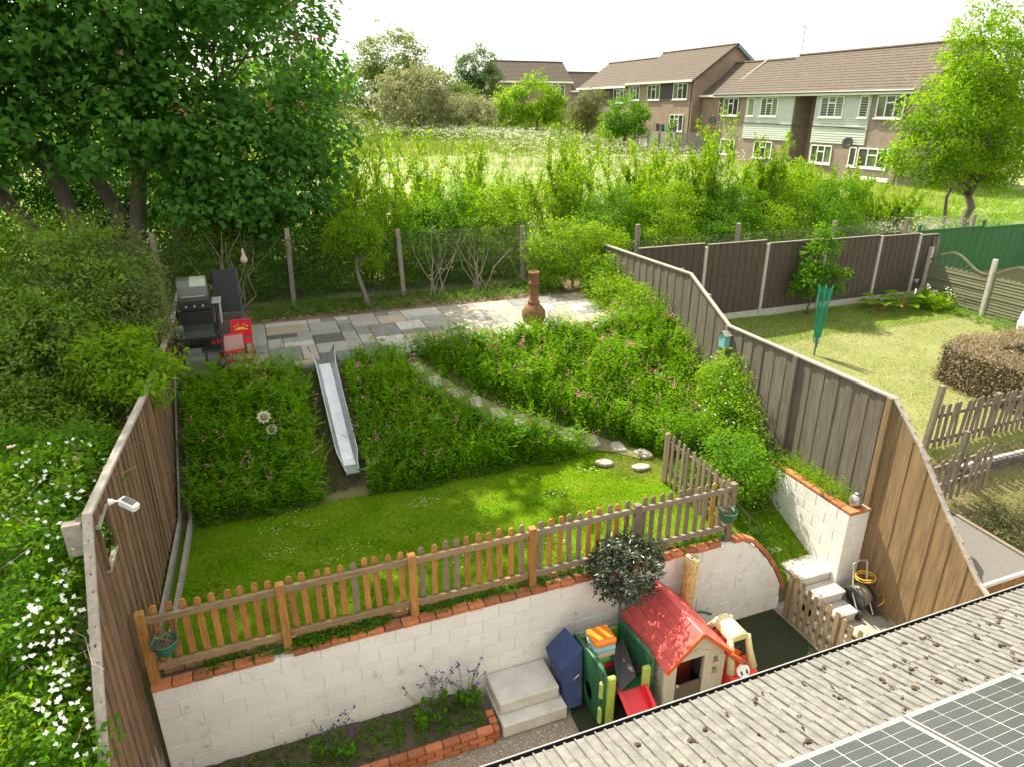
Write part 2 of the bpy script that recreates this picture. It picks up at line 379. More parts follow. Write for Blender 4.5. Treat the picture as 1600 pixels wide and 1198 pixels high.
gf = thing('picket_fence', (7.1, 5.6, 0), 'low picket fence beside the concrete steps at the end of the white wall', 'fence')
for b in (6.45, 5.55, 4.7): box('post', (7.13, b, .4), (.07, .07, .8), GREYW, gf)
for z in (.62, .2): box('rail', (7.125, 5.53, z), (.035, 1.85, .07), GREYH, gf)
for k in range(15): picket('picket', (7.09, 6.5 - k * .131, .03), .07, .80 + .03 * math.sin(k * 1.3), pm('sunlit_tone_picket', (.34, .25, .14), (.25, .18, .1), 7, .85, .3, stretch=(6, 6, .9), rnd=.15), gf, ax='y', rot=(random.gauss(0, .01), random.gauss(0, .01), 0))  # paler copy of the grey picket wood, sunlight put into its colour
nf = thing('picket_fence', (10.8, 7.45, 1.85), 'grey picket fence with a tall end post at the foot of the neighbouring lawn', 'fence')
box('post', (10.72, 7.45, 2.45), (.09, .09, 1.2), OLDW, nf, rot=(0, .06, 0)); box('post', (12.25, 7.43, 2.25), (.09, .09, .9), OLDW, nf); box('post', (14.2, 7.43, 2.25), (.09, .09, .9), OLDW, nf)
for z in (2.02, 2.5): box('rail', (12.55, 7.44, z), (3.6, .035, .07), GREYH, nf, rot=(0, -.015, 0))
for k in range(25): picket('picket', (10.84 + k * .142, 7.40, 1.87), .075, .84, OLDW, nf, rot=(random.gauss(0, .015), random.gauss(0, .025), 0))
nf = thing('picket_fence', (9.7, 6.55, 1.4), 'leaning grey picket fence on the grass bank below the other one', 'fence')
for a in (9.6, 10.35): box('post', (a, 6.6, 1.85 + (a - 9.6) * .3), (.08, .08, .9 + (a - 9.6) * .3), OLDW, nf, rot=(0, .05, 0))
for z in (1.68, 2.05): box('rail', (10.2, 6.57, z + .06), (1.75, .035, .065), GREYH, nf, rot=(0, -.06, 0))
for k in range(12): picket('picket', (9.4 + k * .15, 6.54, 1.36 + k * .012), .07, .84, OLDW, nf, rot=(random.gauss(0, .03), random.gauss(.03, .05), 0))
nf = thing('picket_fence', (11.6, 5.3, .6), 'low dark picket fence at the right edge beyond the felt roof', 'fence')
for z in (.95, 1.25): box('rail', (12.0, 5.36, z), (1.7, .035, .07), OLDW, nf, rot=(0, -.02, 0))
for k in range(11): picket('picket', (11.25 + k * .15, 5.33, .55), .07, .86, OLDW, nf)
box('post', (11.9, 5.4, .95), (.08, .08, .9), OLDW, nf)

# ------------------------------------------------------------------ tall board fences
LB = pm('left_fence_wood', (.22, .122, .054), (.105, .072, .044), 6, .85, .4, stretch=(7, 7, .5), rnd=.3, spots=((.07, .05, .035), 9, .62, 1), lo=.4, hi=.6)
RG = pm('grey_fence_wood', (.18, .157, .122), (.105, .09, .07), 5, .85, .35, stretch=(5, 5, .45), rnd=.09, spots=((.06, .048, .035), 13, .60, 1))
RT = pm('tan_fence_wood', (.27, .18, .085), (.165, .11, .055), 5, .8, .35, stretch=(5, 5, .45), rnd=.10, spots=((.10, .065, .035), 13, .60, 1))
CAP = pm('grey_cap_rail', (.40, .36, .30), (.27, .24, .20), 6, .85, .3, stretch=(3, .6, 3), rnd=.1)
lf = thing('board_fence', (-1.7, 8, 0), 'tall brown vertical board fence down the shaded left side of the garden', 'fence')
LTOP = [(3.4, 1.5), (4.6, 1.6), (5.17, 2.21), (5.81, 3.04), (6.51, 3.93), (8, 3.9), (10, 3.82), (13, 3.72), (16, 3.85)]
LBOT = [(3.4, 0), (6.6, 0), (6.75, 1.68), (10.1, 1.7), (12.4, 3.12), (16, 3.12)]
b = 3.5; k = 0
while b < 15.9:
    t = lerp(b, LTOP) - .02; z0 = lerp(b, LBOT) if b > 6.75 else 0.0
    x = fence_left_x(b) + (.012 if k % 2 else 0) + random.uniform(-.004, .004)
    segs = [(z0, t)] if not 6.62 < b < 7.02 else [(z0, 3.22), (3.72, t)]
    for s0, s1 in segs: box('board', (x, b, (s0 + s1) / 2), (.019, .098, round((s1 - s0) / .04) * .04), LB, lf, rot=(random.gauss(0, .004), 0, random.gauss(0, .02)), ch=.003)
    b += .0965; k += 1
for (b0, t0), (b1, t1) in zip(LTOP, LTOP[1:]):
    a0, a1 = fence_left_x(b0), fence_left_x(b1); L = math.hypot(b1 - b0, t1 - t0)
    box('cap_rail', ((a0 + a1) / 2, (b0 + b1) / 2, (t0 + t1) / 2), (.085, round(L + .02, 2), .045), CAP, lf, rot=(math.atan2(t1 - t0, b1 - b0), 0, -math.atan2(a1 - a0, b1 - b0)), ch=.006)
for b in (6.6, 9.2, 12.0): box('post', (fence_left_x(b) - .08, b, lerp(b, LTOP) / 2 + .3), (.1, .1, lerp(b, LTOP) - .75), OLDW, lf)
box('post', (-1.9, 6.55, 3.68), (.16, .1, .34), CAP, lf)
for z in (3.22, 3.72): box('opening_frame', (-1.72, 6.82, z), (.05, .46, .035), CAP, lf)
for b in (6.595, 7.05): box('opening_frame', (-1.72, b, 3.47), (.05, .03, .46), LB, lf)
CONC = pm('grey_sleeper', (.30, .275, .23), (.20, .18, .15), 6, .9, .4, stretch=(3, .6, 3), rnd=.1)
for i, (b0, b1, z0, z1) in enumerate([(6.95, 8.5, 1.585, 1.585), (8.5, 10.1, 1.585, 1.6), (10.1, 12.35, 1.62, 3.05)]):
    for off, dz, w in ((.06, .0, .03), (.2, -.07, .05)):
        a0, a1 = fence_left_x(b0) + off, fence_left_x(b1) + off; L = math.hypot(b1 - b0, z1 - z0)
        box('gravel_board', ((a0 + a1) / 2, (b0 + b1) / 2, (z0 + z1) / 2 + dz), (w, round(L - .01, 2), .22), CONC, lf, rot=(math.atan2(z1 - z0, b1 - b0), 0, -math.atan2(a1 - a0, b1 - b0)))
rfc = thing('board_fence', (AR, 9, 0), 'tall weathered grey board fence stepping down the right side of the garden', 'fence')
RTOP = [(3.5, 1.25), (4.4, 1.3), (4.76, 1.53), (5.41, 2.24), (6.0, 2.96), (6.57, 3.5), (10.41, 3.49), (11.82, 4.22), (15.75, 4.17)]
b = 3.55; k = 0
while b < 15.75:
    t = lerp(b, RTOP) - .02; z0 = max(float(gz(8.4, b)) - .1, 0) if b > 6.9 else 0
    box('board', (AR + (.011 if k % 2 else 0) + random.uniform(-.003, .003), b, (z0 + t) / 2), (.02, .152, round((t - z0) / .04) * .04), RT if b < 6.55 + random.uniform(-.1, .25) else RG, rfc, rot=(random.gauss(0, .003), 0, random.gauss(0, .015)), ch=.003)
    b += .148; k += 1
for (b0, t0), (b1, t1) in zip(RTOP, RTOP[1:]):
    L = math.hypot(b1 - b0, t1 - t0)
    box('cap_rail', (AR, (b0 + b1) / 2, (t0 + t1) / 2), (.075, round(L + .015, 2), .04), CAP, rfc, rot=(math.atan2(t1 - t0, b1 - b0), 0, 0), ch=.006)
for b in (6.62, 8.55, 10.42): box('post', (AR - .045, b, (lerp(b, RTOP) + 1.2) / 2), (.05, .1, lerp(b, RTOP) - 1.2), RT if b < 7 else RG, rfc)
for b in (7.5, 9.4, 11.3, 13.2, 15): box('post', (AR + .1, b, lerp(b, RTOP) - .95), (.1, .1, 1.8), OLDW, rfc)

# neighbour's dark panel fence with concrete posts
DARK = pm('dark_panel', (.092, .07, .048), (.05, .038, .027), 6, .85, .5, stretch=(11, 11, .6), rnd=.14, lo=.4, hi=.6)
CPOST = pm('concrete_post', (.47, .45, .39), (.36, .34, .29), 9, .9, .3, rnd=.06)
pn = thing('panel_fence', (14, BN, 2.2), 'dark brown panel fence with pale concrete posts along the back of the neighbouring lawn', 'fence')
px = [8.72, 10.72, 12.65, 14.62, 16.6, 18.1, 18.85]; ptop = [4.28, 4.24, 4.15, 4.12, 4.08, 4.02]
for i, (x0, x1) in enumerate(zip(px, px[1:])):
    m = MB(); t = ptop[i]; L = x1 - x0 - .1; nb = max(3, int(L / .098))
    for k in range(nb): m.box((x0 + .05 + (k + .5) * L / nb, BN + (.006 if k % 2 else 0), (2.38 + t) / 2), (L / nb * 1.12, .018, t - 2.38), Matrix.Rotation(.07, 3, 'Z'))
    p = m.obj('panel', DARK, pn); p['kind'] = 'stuff'
    box('cap_strip', ((x0 + x1) / 2, BN, t + .012), (round(L, 2), .05, .022), pm('cap_grey', (.30, .27, .23), rnd=.1), pn)
    box('gravel_board', ((x0 + x1) / 2, BN, 2.26), (round(L, 2), .05, .24), CPOST, pn)
    if i: box('concrete_post', (x0, BN, 3.15), (.085, .085, t - 2.15), CPOST, pn)
for k in range(9):
    s = link('stick', MB().tube(wig((18.75 + random.uniform(-.15, .1), BN - .15, 2.15), (18.7 + random.uniform(-.1, .2), BN - .03, 3.9 + random.uniform(-.2, .2)), 3, .01), .014, 5).mesh('stick', OLDW))
    tag(s, 'thin brown stick leaning in the corner at the end of the dark panel fence', 'stick', 'sticks leaning in the fence corner')
box('gate_bar', (9.75, BN - .08, 3.72), (.62, .025, .03), CPOST, pn); box('gate_bar', (10.06, BN - .08, 3.47), (.025, .025, .5), CPOST, pn); box('gate_bar', (9.44, BN - .08, 3.55), (.025, .025, .34), CPOST, pn)

# wavy-topped green-grey panels on the right edge
WAVY = pm('green_grey_slats', (.17, .175, .10), (.11, .12, .065), 6, .85, .3, stretch=(.6, .6, 6), rnd=.1)
wf = thing('wavy_fence', (18.6, 12, 2.1), 'green grey horizontal slat fence with lattice tops shaped in a wave', 'fence')
for i, (b0, b1) in enumerate([(12.42, 14.2), (10.5, 12.25), (8.6, 10.4)]):
    n = 24; wave = lambda t: 3.43 + .20 * math.cos((t - .62) * 2 * math.pi * .9) - .03 * i
    z = 2.14
    while z < 3.2:
        box('slat', (18.6 + random.uniform(-.006, .006), (b0 + b1) / 2, z + .045), (.022, round(b1 - b0, 2), .088), WAVY, wf, rot=(0, .22, 0)); z += .083
    m = MB()
    for k in range(n): 
        ta, tb = k / n, (k + 1) / n; za, zb = wave(ta), wave(tb); ba, bb = b0 + ta * (b1 - b0), b0 + tb * (b1 - b0)
        m.box((18.6, (ba + bb) / 2, (za + zb) / 2), (.05, (bb - ba) * 1.12, .05), Matrix.Rotation(math.atan2(zb - za, bb - ba), 3, 'X'))
        if k % 2 == 0:
            for sg in (1, -1):
                e = max(0, min(1, ta + sg * .09)); ze = min(wave(e), wave(e))
                m.tube([(18.6 + sg * .008, ba, 3.2), (18.6 + sg * .008, b0 + e * (b1 - b0), ze)], .008, 4)
    m.obj('lattice_top', WAVY, wf)
    box('bottom_rail', (18.6, (b0 + b1) / 2, 2.09), (.05, round(b1 - b0, 2), .09), WAVY, wf)
for b in (12.33, 10.45, 14.24): box('concrete_post', (18.6, b, 2.85), (.1, .1, 1.65), CPOST, wf)
# green sheet metal fence behind it
GMET = pm('green_sheet_metal', (.016, .125, .030), (.012, .10, .024), 2, .5, 0, rnd=.05)
gs = thing('metal_fence', (21, 15, 2.3), 'bright green ribbed sheet metal fence beyond the wavy fence', 'fence')
for x0, x1 in [(18.95, 21.6), (21.68, 24.4), (24.48, 27.2)]:
    m = MB(); xx = np.arange(x0, x1, .075); pr = [(x, 15 + (.02 if k % 4 in (1, 2) else 0)) for k, x in enumerate(xx)]
    vs = [(x, y, z) for z in (2.1, 3.98 if x0 < 20 else 3.93) for x, y in pr]; n = len(pr)
    m.add(vs, [(k, k + 1, n + k + 1, n + k) for k in range(n - 1)]); o = m.obj('ribbed_sheet', GMET, gs)
    md = o.modifiers.new('s', 'SOLIDIFY'); md.thickness = .004
    box('top_rail', ((x0 + x1) / 2, 15.01, 3.99 if x0 < 20 else 3.94), (round(x1 - x0, 2), .06, .04), GMET, gs)
for x in (18.9, 21.64, 24.44):
    box('post', (x, 15, 3.1), (.07, .07, 2.0), GMET, gs); MB().lathe([(.0, 0), (.055, .03), (.06, .06), (.035, .1), (0, .12)], (x, 15, 4.09), 10).obj('post_cap', GMET, gs, True)

# chain-link fence with concrete posts behind the upper patio
cl = thing('chain_link_fence', (4, 16.5, 3), 'rusty chain link fence on concrete posts between the upper patio and the scrub', 'fence')
WIRE = pm('wire', (.13, .12, .095), rough=.6, rnd=0, metal=.6)
STONEP = pm('fence_post_stone', (.26, .235, .185), (.17, .15, .115), 12, .95, .5, rnd=.08)
def bline(a): return 16.75 - .03 * a if a < 9 else 16.48
for i, (a, t) in enumerate([(-1.9, 4.9), (.76, 4.85), (3.57, 4.72), (6.7, 4.62), (10.13, 4.48), (13.5, 4.34), (16.96, 4.2), (20.2, 4.12), (23.4, 4.05), (26.4, 4.0)]):
    p = MB().prism([(-.055, -.055), (.055, -.055), (.055, .055), (-.055, .055)], 'z', 2.6, t).mesh('concrete_post', STONEP, bevel=.012)
    link('concrete_post', p, cl, (a, bline(a), 0), (random.gauss(0, .015), random.gauss(0, .02), random.gauss(0, .1)))
for a0, a1 in [(-1.9, 9), (9, 26)]:
    m = MB(); zb, zt = (3.08, 4.62) if a0 < 0 else (2.75, 4.02); hgt = zt - zb; s = a0 - hgt
    while s < a1:
        for sg in (1, -1):
            p0, p1 = (s, zb), (s + hgt, zt)
            if sg < 0: p0, p1 = (s + hgt, zb), (s, zt)
            lo, hi = sorted((p0, p1)); 
            x0, x1 = max(lo[0], a0), min(hi[0], a1)
            if x1 - x0 > .02:
                f = lambda x: lo[1] + (hi[1] - lo[1]) * (x - lo[0]) / (hi[0] - lo[0])
                m.tube([(x0, bline(x0) - .07 + .003 * sg, f(x0)), (x1, bline(x1) - .07 + .003 * sg, f(x1))], .0022, 3, False)
        s += .075 if a0 < 0 else .13
    for z in (zb, (zb + zt) / 2, zt): m.tube([(a0, bline(a0) - .07, z), (a1, bline(a1) - .07, z)], .004, 4)
    w = m.obj('wire_mesh', WIRE, cl); w['kind'] = 'stuff'

# ------------------------------------------------------------------ upper patio: random-sized stone slabs
up_mat = pm('patio_joint', (.20, .18, .14), (.12, .105, .08), 20, .95, .4, rnd=0)
m = MB(); m.b2((-1.5, 12.4, 2.6), (8.3, 15.55, 2.99)); up = struct(m.obj('upper_patio', up_mat))
SL = [pm('slab_buff', (.304, .289, .251), (.243, .228, .194), 5, .85, .35, rnd=.12, spots=((.205, .190, .152), 4, .63)),
      pm('slab_pale', (.410, .388, .342), (.334, .312, .274), 5, .85, .35, rnd=.1, spots=((.251, .236, .198), 4, .66)),
      pm('slab_grey', (.190, .194, .182), (.144, .148, .141), 5, .85, .35, rnd=.15),
      pm('slab_green', (.258, .270, .232), (.205, .213, .182), 6, .85, .35, rnd=.1, spots=((.152, .160, .129), 5, .62)),
      pm('slab_dark', (.099, .095, .084), (.072, .068, .061), 7, .9, .35, rnd=.1),
      pm('slab_sand', (.357, .304, .220), (.289, .243, .175), 5, .85, .3, rnd=.1)]
NX, NY, U = 32, 10, .3; used = [[False] * NY for _ in range(NX)]; rs = random.Random(5); SM = {}
for j in range(NY):
    for i in range(NX):
        if used[i][j]: continue
        opts = [(2, 2), (3, 2), (2, 1), (1, 2), (2, 2), (3, 1), (1, 1), (2, 3), (3, 2)]; rs.shuffle(opts)
        for w, h in opts + [(1, 1)]:
            if i + w <= NX and j + h <= NY and not any(used[i + p][j + q] for p in range(w) for q in range(h)): break
        for p in range(w):
            for q in range(h): used[i + p][j + q] = True
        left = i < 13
        mt = rs.choices(SL, (5, 2.0, 4, 2.2, 2.2, .5) if left else (5, 5, 4, 1, .3, 2))[0]  # left mix weathered darker; right mix paler, with sunlight put into the slab tones
        x0, y0 = -1.42 + i * U, 12.46 + j * U
        box('paving_slab', (x0 + w * U / 2, y0 + h * U / 2, 2.995 + rs.uniform(-.003, .004)), (w * U - .016, h * U - .016, .04), mt, up, rot=(rs.gauss(0, .002), rs.gauss(0, .002), 0), ch=.006)
m = MB()
for a in np.arange(-1.5, 8.3, .6):
    if not .78 < a + .3 < 1.3: box('edging_stone', (a + .3, 12.41, 2.93), (.59, .09, .14), pm('edging_slate', (.20, .215, .22), (.15, .16, .165), 6, .8, .2, rnd=.1), up)
# stepping stones set in the bank path
SP = [(2.66, 12.05), (2.95, 11.75), (3.26, 11.49), (3.6, 11.26), (3.93, 11.0), (4.31, 10.8), (4.71, 10.62), (5.08, 10.39), (5.54, 10.22), (5.95, 9.99), (6.27, 9.58), (5.42, 9.52), (5.94, 9.14)]
m = MB()
for (x0, y0), (x1, y1) in zip(SP[:10], SP[1:11]):
    d = Vector((x1 - x0, y1 - y0)).normalized(); n = Vector((-d.y, d.x)) * .17
    m.add([(x0 + n.x, y0 + n.y, float(gz(x0 + n.x, y0 + n.y)) + .03), (x0 - n.x, y0 - n.y, float(gz(x0 - n.x, y0 - n.y)) + .03), (x1 - n.x, y1 - n.y, float(gz(x1 - n.x, y1 - n.y)) + .03), (x1 + n.x, y1 + n.y, float(gz(x1 + n.x, y1 + n.y)) + .03)], [(0, 1, 2, 3)])
pth = struct(m.obj('path', pm('path_earth', (.12, .13, .04), (.21, .175, .10), 6, .95, .5, rnd=0)))
STN = pm('stepping_stone', (.40, .36, .31), (.28, .25, .21), 9, .9, .5, rnd=.12)
for i, (x, y) in enumerate(SP):
    o = []; w, h = (.15, .2) if i < 11 else (.22, .13)
    for sx_, sy_ in (((-1, -1), (.1, -1.1), (1, -1), (1.05, 0), (1, 1), (-.1, 1.05), (-1, 1), (-1.05, -.1)) if i < 11 else [(math.cos(t), math.sin(t)) for t in np.linspace(0, 6.28, 10)[:-1]]): o.append((w * .8 * sx_ * random.uniform(.85, 1.1), h * .8 * sy_ * random.uniform(.85, 1.1)))
    s = MB().prism(o, 'z', -.03, .03).mesh('stepping_stone', STN, bevel=.01)
    z = float(gz(x, y)); sl = -math.atan2(float(gz(x, y - .15)) - float(gz(x, y + .15)), .3) * .8
    link('stepping_stone', s, pth, (x, y, z + .05), (sl * .6, 0, random.uniform(-.5, .5)))

# ------------------------------------------------------------------ steps and white planter on the right
STEP = pm('step_concrete', (.60, .57, .50), (.47, .44, .38), 5, .85, .3, rnd=.05)
st = thing('garden_steps', (7.8, 6.0, 0), 'pale concrete steps climbing beside the white planter', 'steps')
for i, (b0, b1, z) in enumerate([(6.04, 6.34, .17), (6.33, 6.66, .34), (6.65, 7.14, .5)]):
    m = MB(); m.b2((7.48, b0 + .02, 0 if i < 2 else .1), (8.08, b1 + .3, z - .045)); m.obj('riser', pm('riser_paint', (.60, .58, .53), (.44, .42, .37), 4, .85, .4, rnd=.05), st)
    box('tread', (7.79, (b0 + b1) / 2, z - .02), (.64, b1 - b0, .045), STEP, st, ch=.006)
box('landing_slab', (7.45, 7.45, .60), (.42, .32, .05), STEP, st, rot=(.3, 0, .05))
PB = pm('planter_white', (.78, .77, .73), (.72, .70, .66), 2.6, .75, .35, rnd=.04, bscale=38, spots=((.5, .47, .4), 4, .70))
pl = thing('white_planter', (8.1, 6.55, .3), 'white painted block planter with brick rim against the tall grey fence', 'planter')
m = MB(); m.b2((8.11, 6.56, 0), (8.30, 8.35, 1.6)); m.b2((8.30, 6.56, 0), (8.52, 6.74, 1.6)); m.obj('mortar_core', MORT, pl)
for r in range(8):
    z0 = r * .2; x = 6.55 - (.22 if r % 2 else 0)
    while x < 8.35:
        b0, b1 = max(x, 6.55), min(x + .44, 8.36); x += .45
        if b1 - b0 > .06: box('block', (8.19, (b0 + b1) / 2, z0 + .1), (.18, round(b1 - b0, 2), .193), PB, pl, ch=.006)
    box('block', (8.40, 6.63, z0 + .1), (.245, .165, .193), PB, pl, ch=.006)
x = 6.53
while x < 8.3: box('brick', (8.17, x + .1, 1.635), (.14, .205, .06), BRICK, pl, ch=.006); x += .215
for a in (8.31, 8.46): box('brick', (a, 6.6, 1.636), (.14, .15, .06), PALEBRICK if a > 8.4 else BRICK, pl, ch=.006)
MB().b2((8.28, 6.7, 1.3), (8.53, 8.35, 1.56)).obj('soil', MATS['dark_soil'], pl)
jar = thing('glass_jar', (8.33, 6.8, 1.66), 'round silvery glass jar standing on the corner of the white planter', 'jar')
MB().lathe([(.03, 0), (.08, .01), (.1, .06), (.1, .12), (.07, .18), (.035, .2)], (8.33, 6.68, 1.665), 18).obj('bowl', pm('silver_glass', (.42, .43, .42), rough=.18, metal=.7, rnd=0), jar, True)
MB().lathe([(.035, 0), (.042, .01), (.04, .025), (.0, .03)], (8.33, 6.68, 1.866), 14).obj('lid', pm('silver_lid', (.5, .5, .48), rough=.3, metal=.8, rnd=0), jar, True)

# white two-step block and the brick raised bed
ws = thing('concrete_steps', (2.6, 6.3, 0), 'two dirty white concrete steps against the wall beside the blue toy', 'steps')
OLDC = pm('dirty_white_concrete', (.58, .565, .52), (.46, .44, .395), 4, .85, .5, rnd=.04, bscale=25, spots=((.22, .20, .16), 5, .64))
MB().b2((2.18, 5.99, 0), (3.08, 6.715, .2)).obj('lower_step', OLDC, ws, bevel=.015)
MB().b2((2.2, 6.17, .202), (3.04, 6.714, .385)).obj('upper_step', OLDC, ws, bevel=.015)
bd = thing('raised_bed', (.2, 6.1, 0), 'orange brick raised bed at the foot of the white wall', 'raised bed')
for r in range(3):
    z = .035 + r * .076; x = -1.68 - (.11 if r % 2 else 0)
    while x < 2.2:
        a0, a1 = max(x, -1.68), min(x + .21, 2.13); x += .22
        if a1 - a0 > .05: box('brick', ((a0 + a1) / 2, 6.02 + random.uniform(-.005, .005), z + random.uniform(-.003, .003)), (round(a1 - a0, 2), .1, .067), BRICK, bd, rot=(0, 0, random.gauss(0, .015)), ch=.008)
    if r > 1:
        for b in (6.13, 6.25): box('brick', (2.09, b, z), (.1, .1, .067), BRICK, bd, ch=.008)
MB().b2((-1.66, 6.035, .0), (2.12, 6.06, .2)).obj('mortar', pm('old_mortar', (.27, .24, .19), (.19, .17, .13), 10, .95, .3, rnd=0), bd)
ns = 40; xs = np.linspace(-1.66, 2.05, ns); ys = np.linspace(6.06, 6.715, 12); XX, YY = np.meshgrid(xs, ys)
ZZ = .14 + .03 * rng.random(XX.shape) + .05 * (YY - 6.06) / .6
f = np.array([(j * ns + i, j * ns + i + 1, (j + 1) * ns + i + 1, (j + 1) * ns + i) for j in range(11) for i in range(ns - 1)])
link('soil', npmesh('soil', np.stack([XX, YY, ZZ], -1).reshape(-1, 3), f, MATS['dark_soil'], True), bd)

# ------------------------------------------------------------------ metal slide on the bank
STEEL = pm('galvanised_steel', (.46, .49, .50), (.36, .385, .40), 4, .28, 0, metal=.75, rnd=.03)
sld = thing('metal_slide', (1.05, 11.3, 1.5), 'shiny metal garden slide running down the planted bank', 'slide')
prof = [(12.55, 3.06), (12.3, 3.05), (12.1, 2.98), (11.6, 2.62), (11.1, 2.26), (10.75, 2.02), (10.58, 1.93), (10.42, 1.89), (10.22, 1.87)]
ax = lambda b: 1.0 + (12.4 - b) * .045
def ribbon(off0, off1, th=.006):
    m = MB(); vs = []
    for b, z in prof:
        for o in (off0, off1):
            x, dz = o(b) if callable(o) else o
            vs.append((ax(b) + x, b, z + dz))
    m.add(vs, [(2 * i, 2 * i + 1, 2 * i + 3, 2 * i + 2) for i in range(len(prof) - 1)]); return m
def solid(o, t): md = o.modifiers.new('s', 'SOLIDIFY'); md.thickness = t; md.offset = 0; return o
solid(ribbon((-.10, 0), (.10, 0)).obj('bed', STEEL, sld), .008)
hgt = lambda b: .15 + .12 * max(0, (b - 12.1) / .45) if b > 10.6 else max(.012, .15 * (b - 10.3) / .3)
for sg in (-1, 1):
    solid(ribbon((sg * .10, 0), lambda b: (sg * (.10 + hgt(b) * .5), hgt(b))).obj('side_panel', STEEL, sld), .008)
    m = MB(); m.tube([(ax(b) + sg * (.10 + hgt(b) * .5), b, z + hgt(b)) for b, z in prof], .012, 6); m.obj('side_rim', STEEL, sld, True)
box('end_lip', (ax(10.2), 10.2, 1.855), (.22, .03, .04), STEEL, sld)
box('support_post', (ax(10.28), 10.3, 1.67), (.12, .1, .36), pm('dark_post', (.06, .045, .035), rnd=0), sld)
box('support_post', (ax(12.2), 12.2, 2.9), (.12, .1, .2), MATS['dark_post'], sld)

# ------------------------------------------------------------------ chiminea
RUST = pm('rusty_iron', (.22, .09, .026), (.10, .05, .022), 7, .8, .5, rnd=0, spots=((.33, .14, .035), 6, .60))
cx0, cy0 = 5.40, 12.80
ch_ = thing('chiminea', (cx0, cy0, 3.0), 'rusty cast iron chiminea standing on the sunny stone patio', 'chiminea')
MB().lathe([(.05, .16), (.13, .18), (.20, .25), (.235, .35), (.225, .46), (.17, .55), (.11, .60), (.1, .62)], (cx0, cy0, 3), 28).obj('bowl', RUST, ch_, True)
MB().lathe([(.1, .605), (.118, .62), (.118, .65), (.095, .665), (.085, .9), (.088, .98), (.105, .99), (.105, 1.02), (.09, 1.03), (.093, 1.19), (.108, 1.2), (.108, 1.24), (.085, 1.24), (.08, 1.0)], (cx0, cy0, 3), 24).obj('chimney', RUST, ch_, True)
MB().lathe([(.15, 0), (.165, .005), (.165, .02), (.15, .025)], (0, 0, 0), 20, Matrix.Rotation(R(90), 3, 'X') @ Matrix.Scale(1, 3)).obj('mouth_ring', RUST, ch_, True).location = (cx0, cy0 + .17, 3.36)
for k in range(3):
    t = R(90 + 120 * k + 180); c, s = math.cos(t), math.sin(t)
    MB().tube([(cx0 + c * .15, cy0 + s * .15, 3.24), (cx0 + c * .2, cy0 + s * .2, 3.14), (cx0 + c * .19, cy0 + s * .19, 3.07), (cx0 + c * .24, cy0 + s * .24, 3.012)], [.022, .018, .016, .02], 7).obj('leg', RUST, ch_, True)

ch_.scale = (1.08, 1.08, 1.06)
# ------------------------------------------------------------------ dining corner on the left of the patio
BLK = pm('black_metal', (.018, .018, .018), (.03, .03, .028), 6, .45, rnd=0); DGL = pm('dark_glass', (.02, .022, .02), rough=.07, rnd=0, spots=((.07, .075, .045), 26, .6))
tb = thing('garden_table', (-1.1, 12.95, 3), 'black glass topped garden table in the dark left corner of the patio', 'table')
box('top', (-1.1, 12.98, 3.72), (.74, .88, .02), DGL, tb); box('apron', (-1.1, 12.98, 3.69), (.7, .84, .03), BLK, tb)
for a in (-1.42, -.78):
    for b in (12.6, 13.36): MB().tube([(a, b, 3.69), (a * 1.0 + (.03 if a > -1 else -.02), b, 3.35), (a, b, 3.015)], .017, 6).obj('leg', BLK, tb)
dc = thing('garden_chair', (-.72, 12.72, 3), 'dark mesh garden chair tucked beside the black table', 'chair')
MESH = pm('grey_mesh_cloth', (.055, .055, .055), (.035, .035, .035), 30, .8, rnd=0)
MB().box((-.86, 12.78, 3.43), (.36, .4, .02)).obj('seat', MESH, dc); MB().box((-.68, 12.74, 3.62), (.02, .38, .42), Matrix.Rotation(R(12), 3, 'Y')).obj('backrest', MESH, dc)
for b in (12.58, 12.97): MB().tube([(-1.0, b, 3.015), (-.98, b, 3.42), (-.7, b, 3.43), (-.62, b, 3.015)], .012, 6).obj('leg', BLK, dc); MB().tube([(-.7, b, 3.43), (-.62, b, 3.84)], .012, 6).obj('back_post', BLK, dc)
gr = thing('barbecue', (-1.12, 14.45, 3), 'covered gas barbecue with a grey green hood behind the black table', 'barbecue')
HOOD = pm('hood_enamel', (.10, .11, .09), (.075, .08, .065), 3, .3, rnd=0); HOODG = pm('hood_sheen', (.34, .42, .31), (.27, .34, .25), 3, .4, rnd=0)
box('cabinet', (-1.15, 14.45, 3.42), (.56, .5, .72), BLK, gr, ch=.01); box('firebox', (-1.15, 14.45, 3.87), (.62, .54, .17), pm('firebox', (.028, .027, .025), rough=.55, rnd=0), gr, ch=.015)
arc = [(14.18, 3.96), (14.18, 4.08), (14.24, 4.24), (14.36, 4.35), (14.52, 4.38), (14.68, 4.32), (14.72, 3.96)]
MB().prism(arc, 'x', -1.42, -.88).obj('hood', HOOD, gr, bevel=.01); MB().prism([(y, z + .004) for y, z in arc[2:5]] + [(14.5, 4.372), (14.37, 4.33), (14.255, 4.225)][::-1][::-1], 'x', -1.18, -.9).obj('hood_sheen', HOODG, gr)  # pale strip laid over the hood paints its green-grey sheen
MB().tube([(-1.36, 14.15, 4.06), (-1.36, 14.11, 4.08), (-.94, 14.11, 4.08), (-.94, 14.15, 4.06)], .012, 6).obj('handle', HOODG, gr)
box('side_shelf', (-.77, 14.42, 3.9), (.2, .44, .03), pm('shelf_grey', (.40, .42, .38), rough=.4, rnd=0), gr); MB().tube([(-.7, 14.25, 3.9), (-.72, 14.25, 3.3)], .025, 8).obj('shelf_leg', MATS['shelf_grey'], gr)
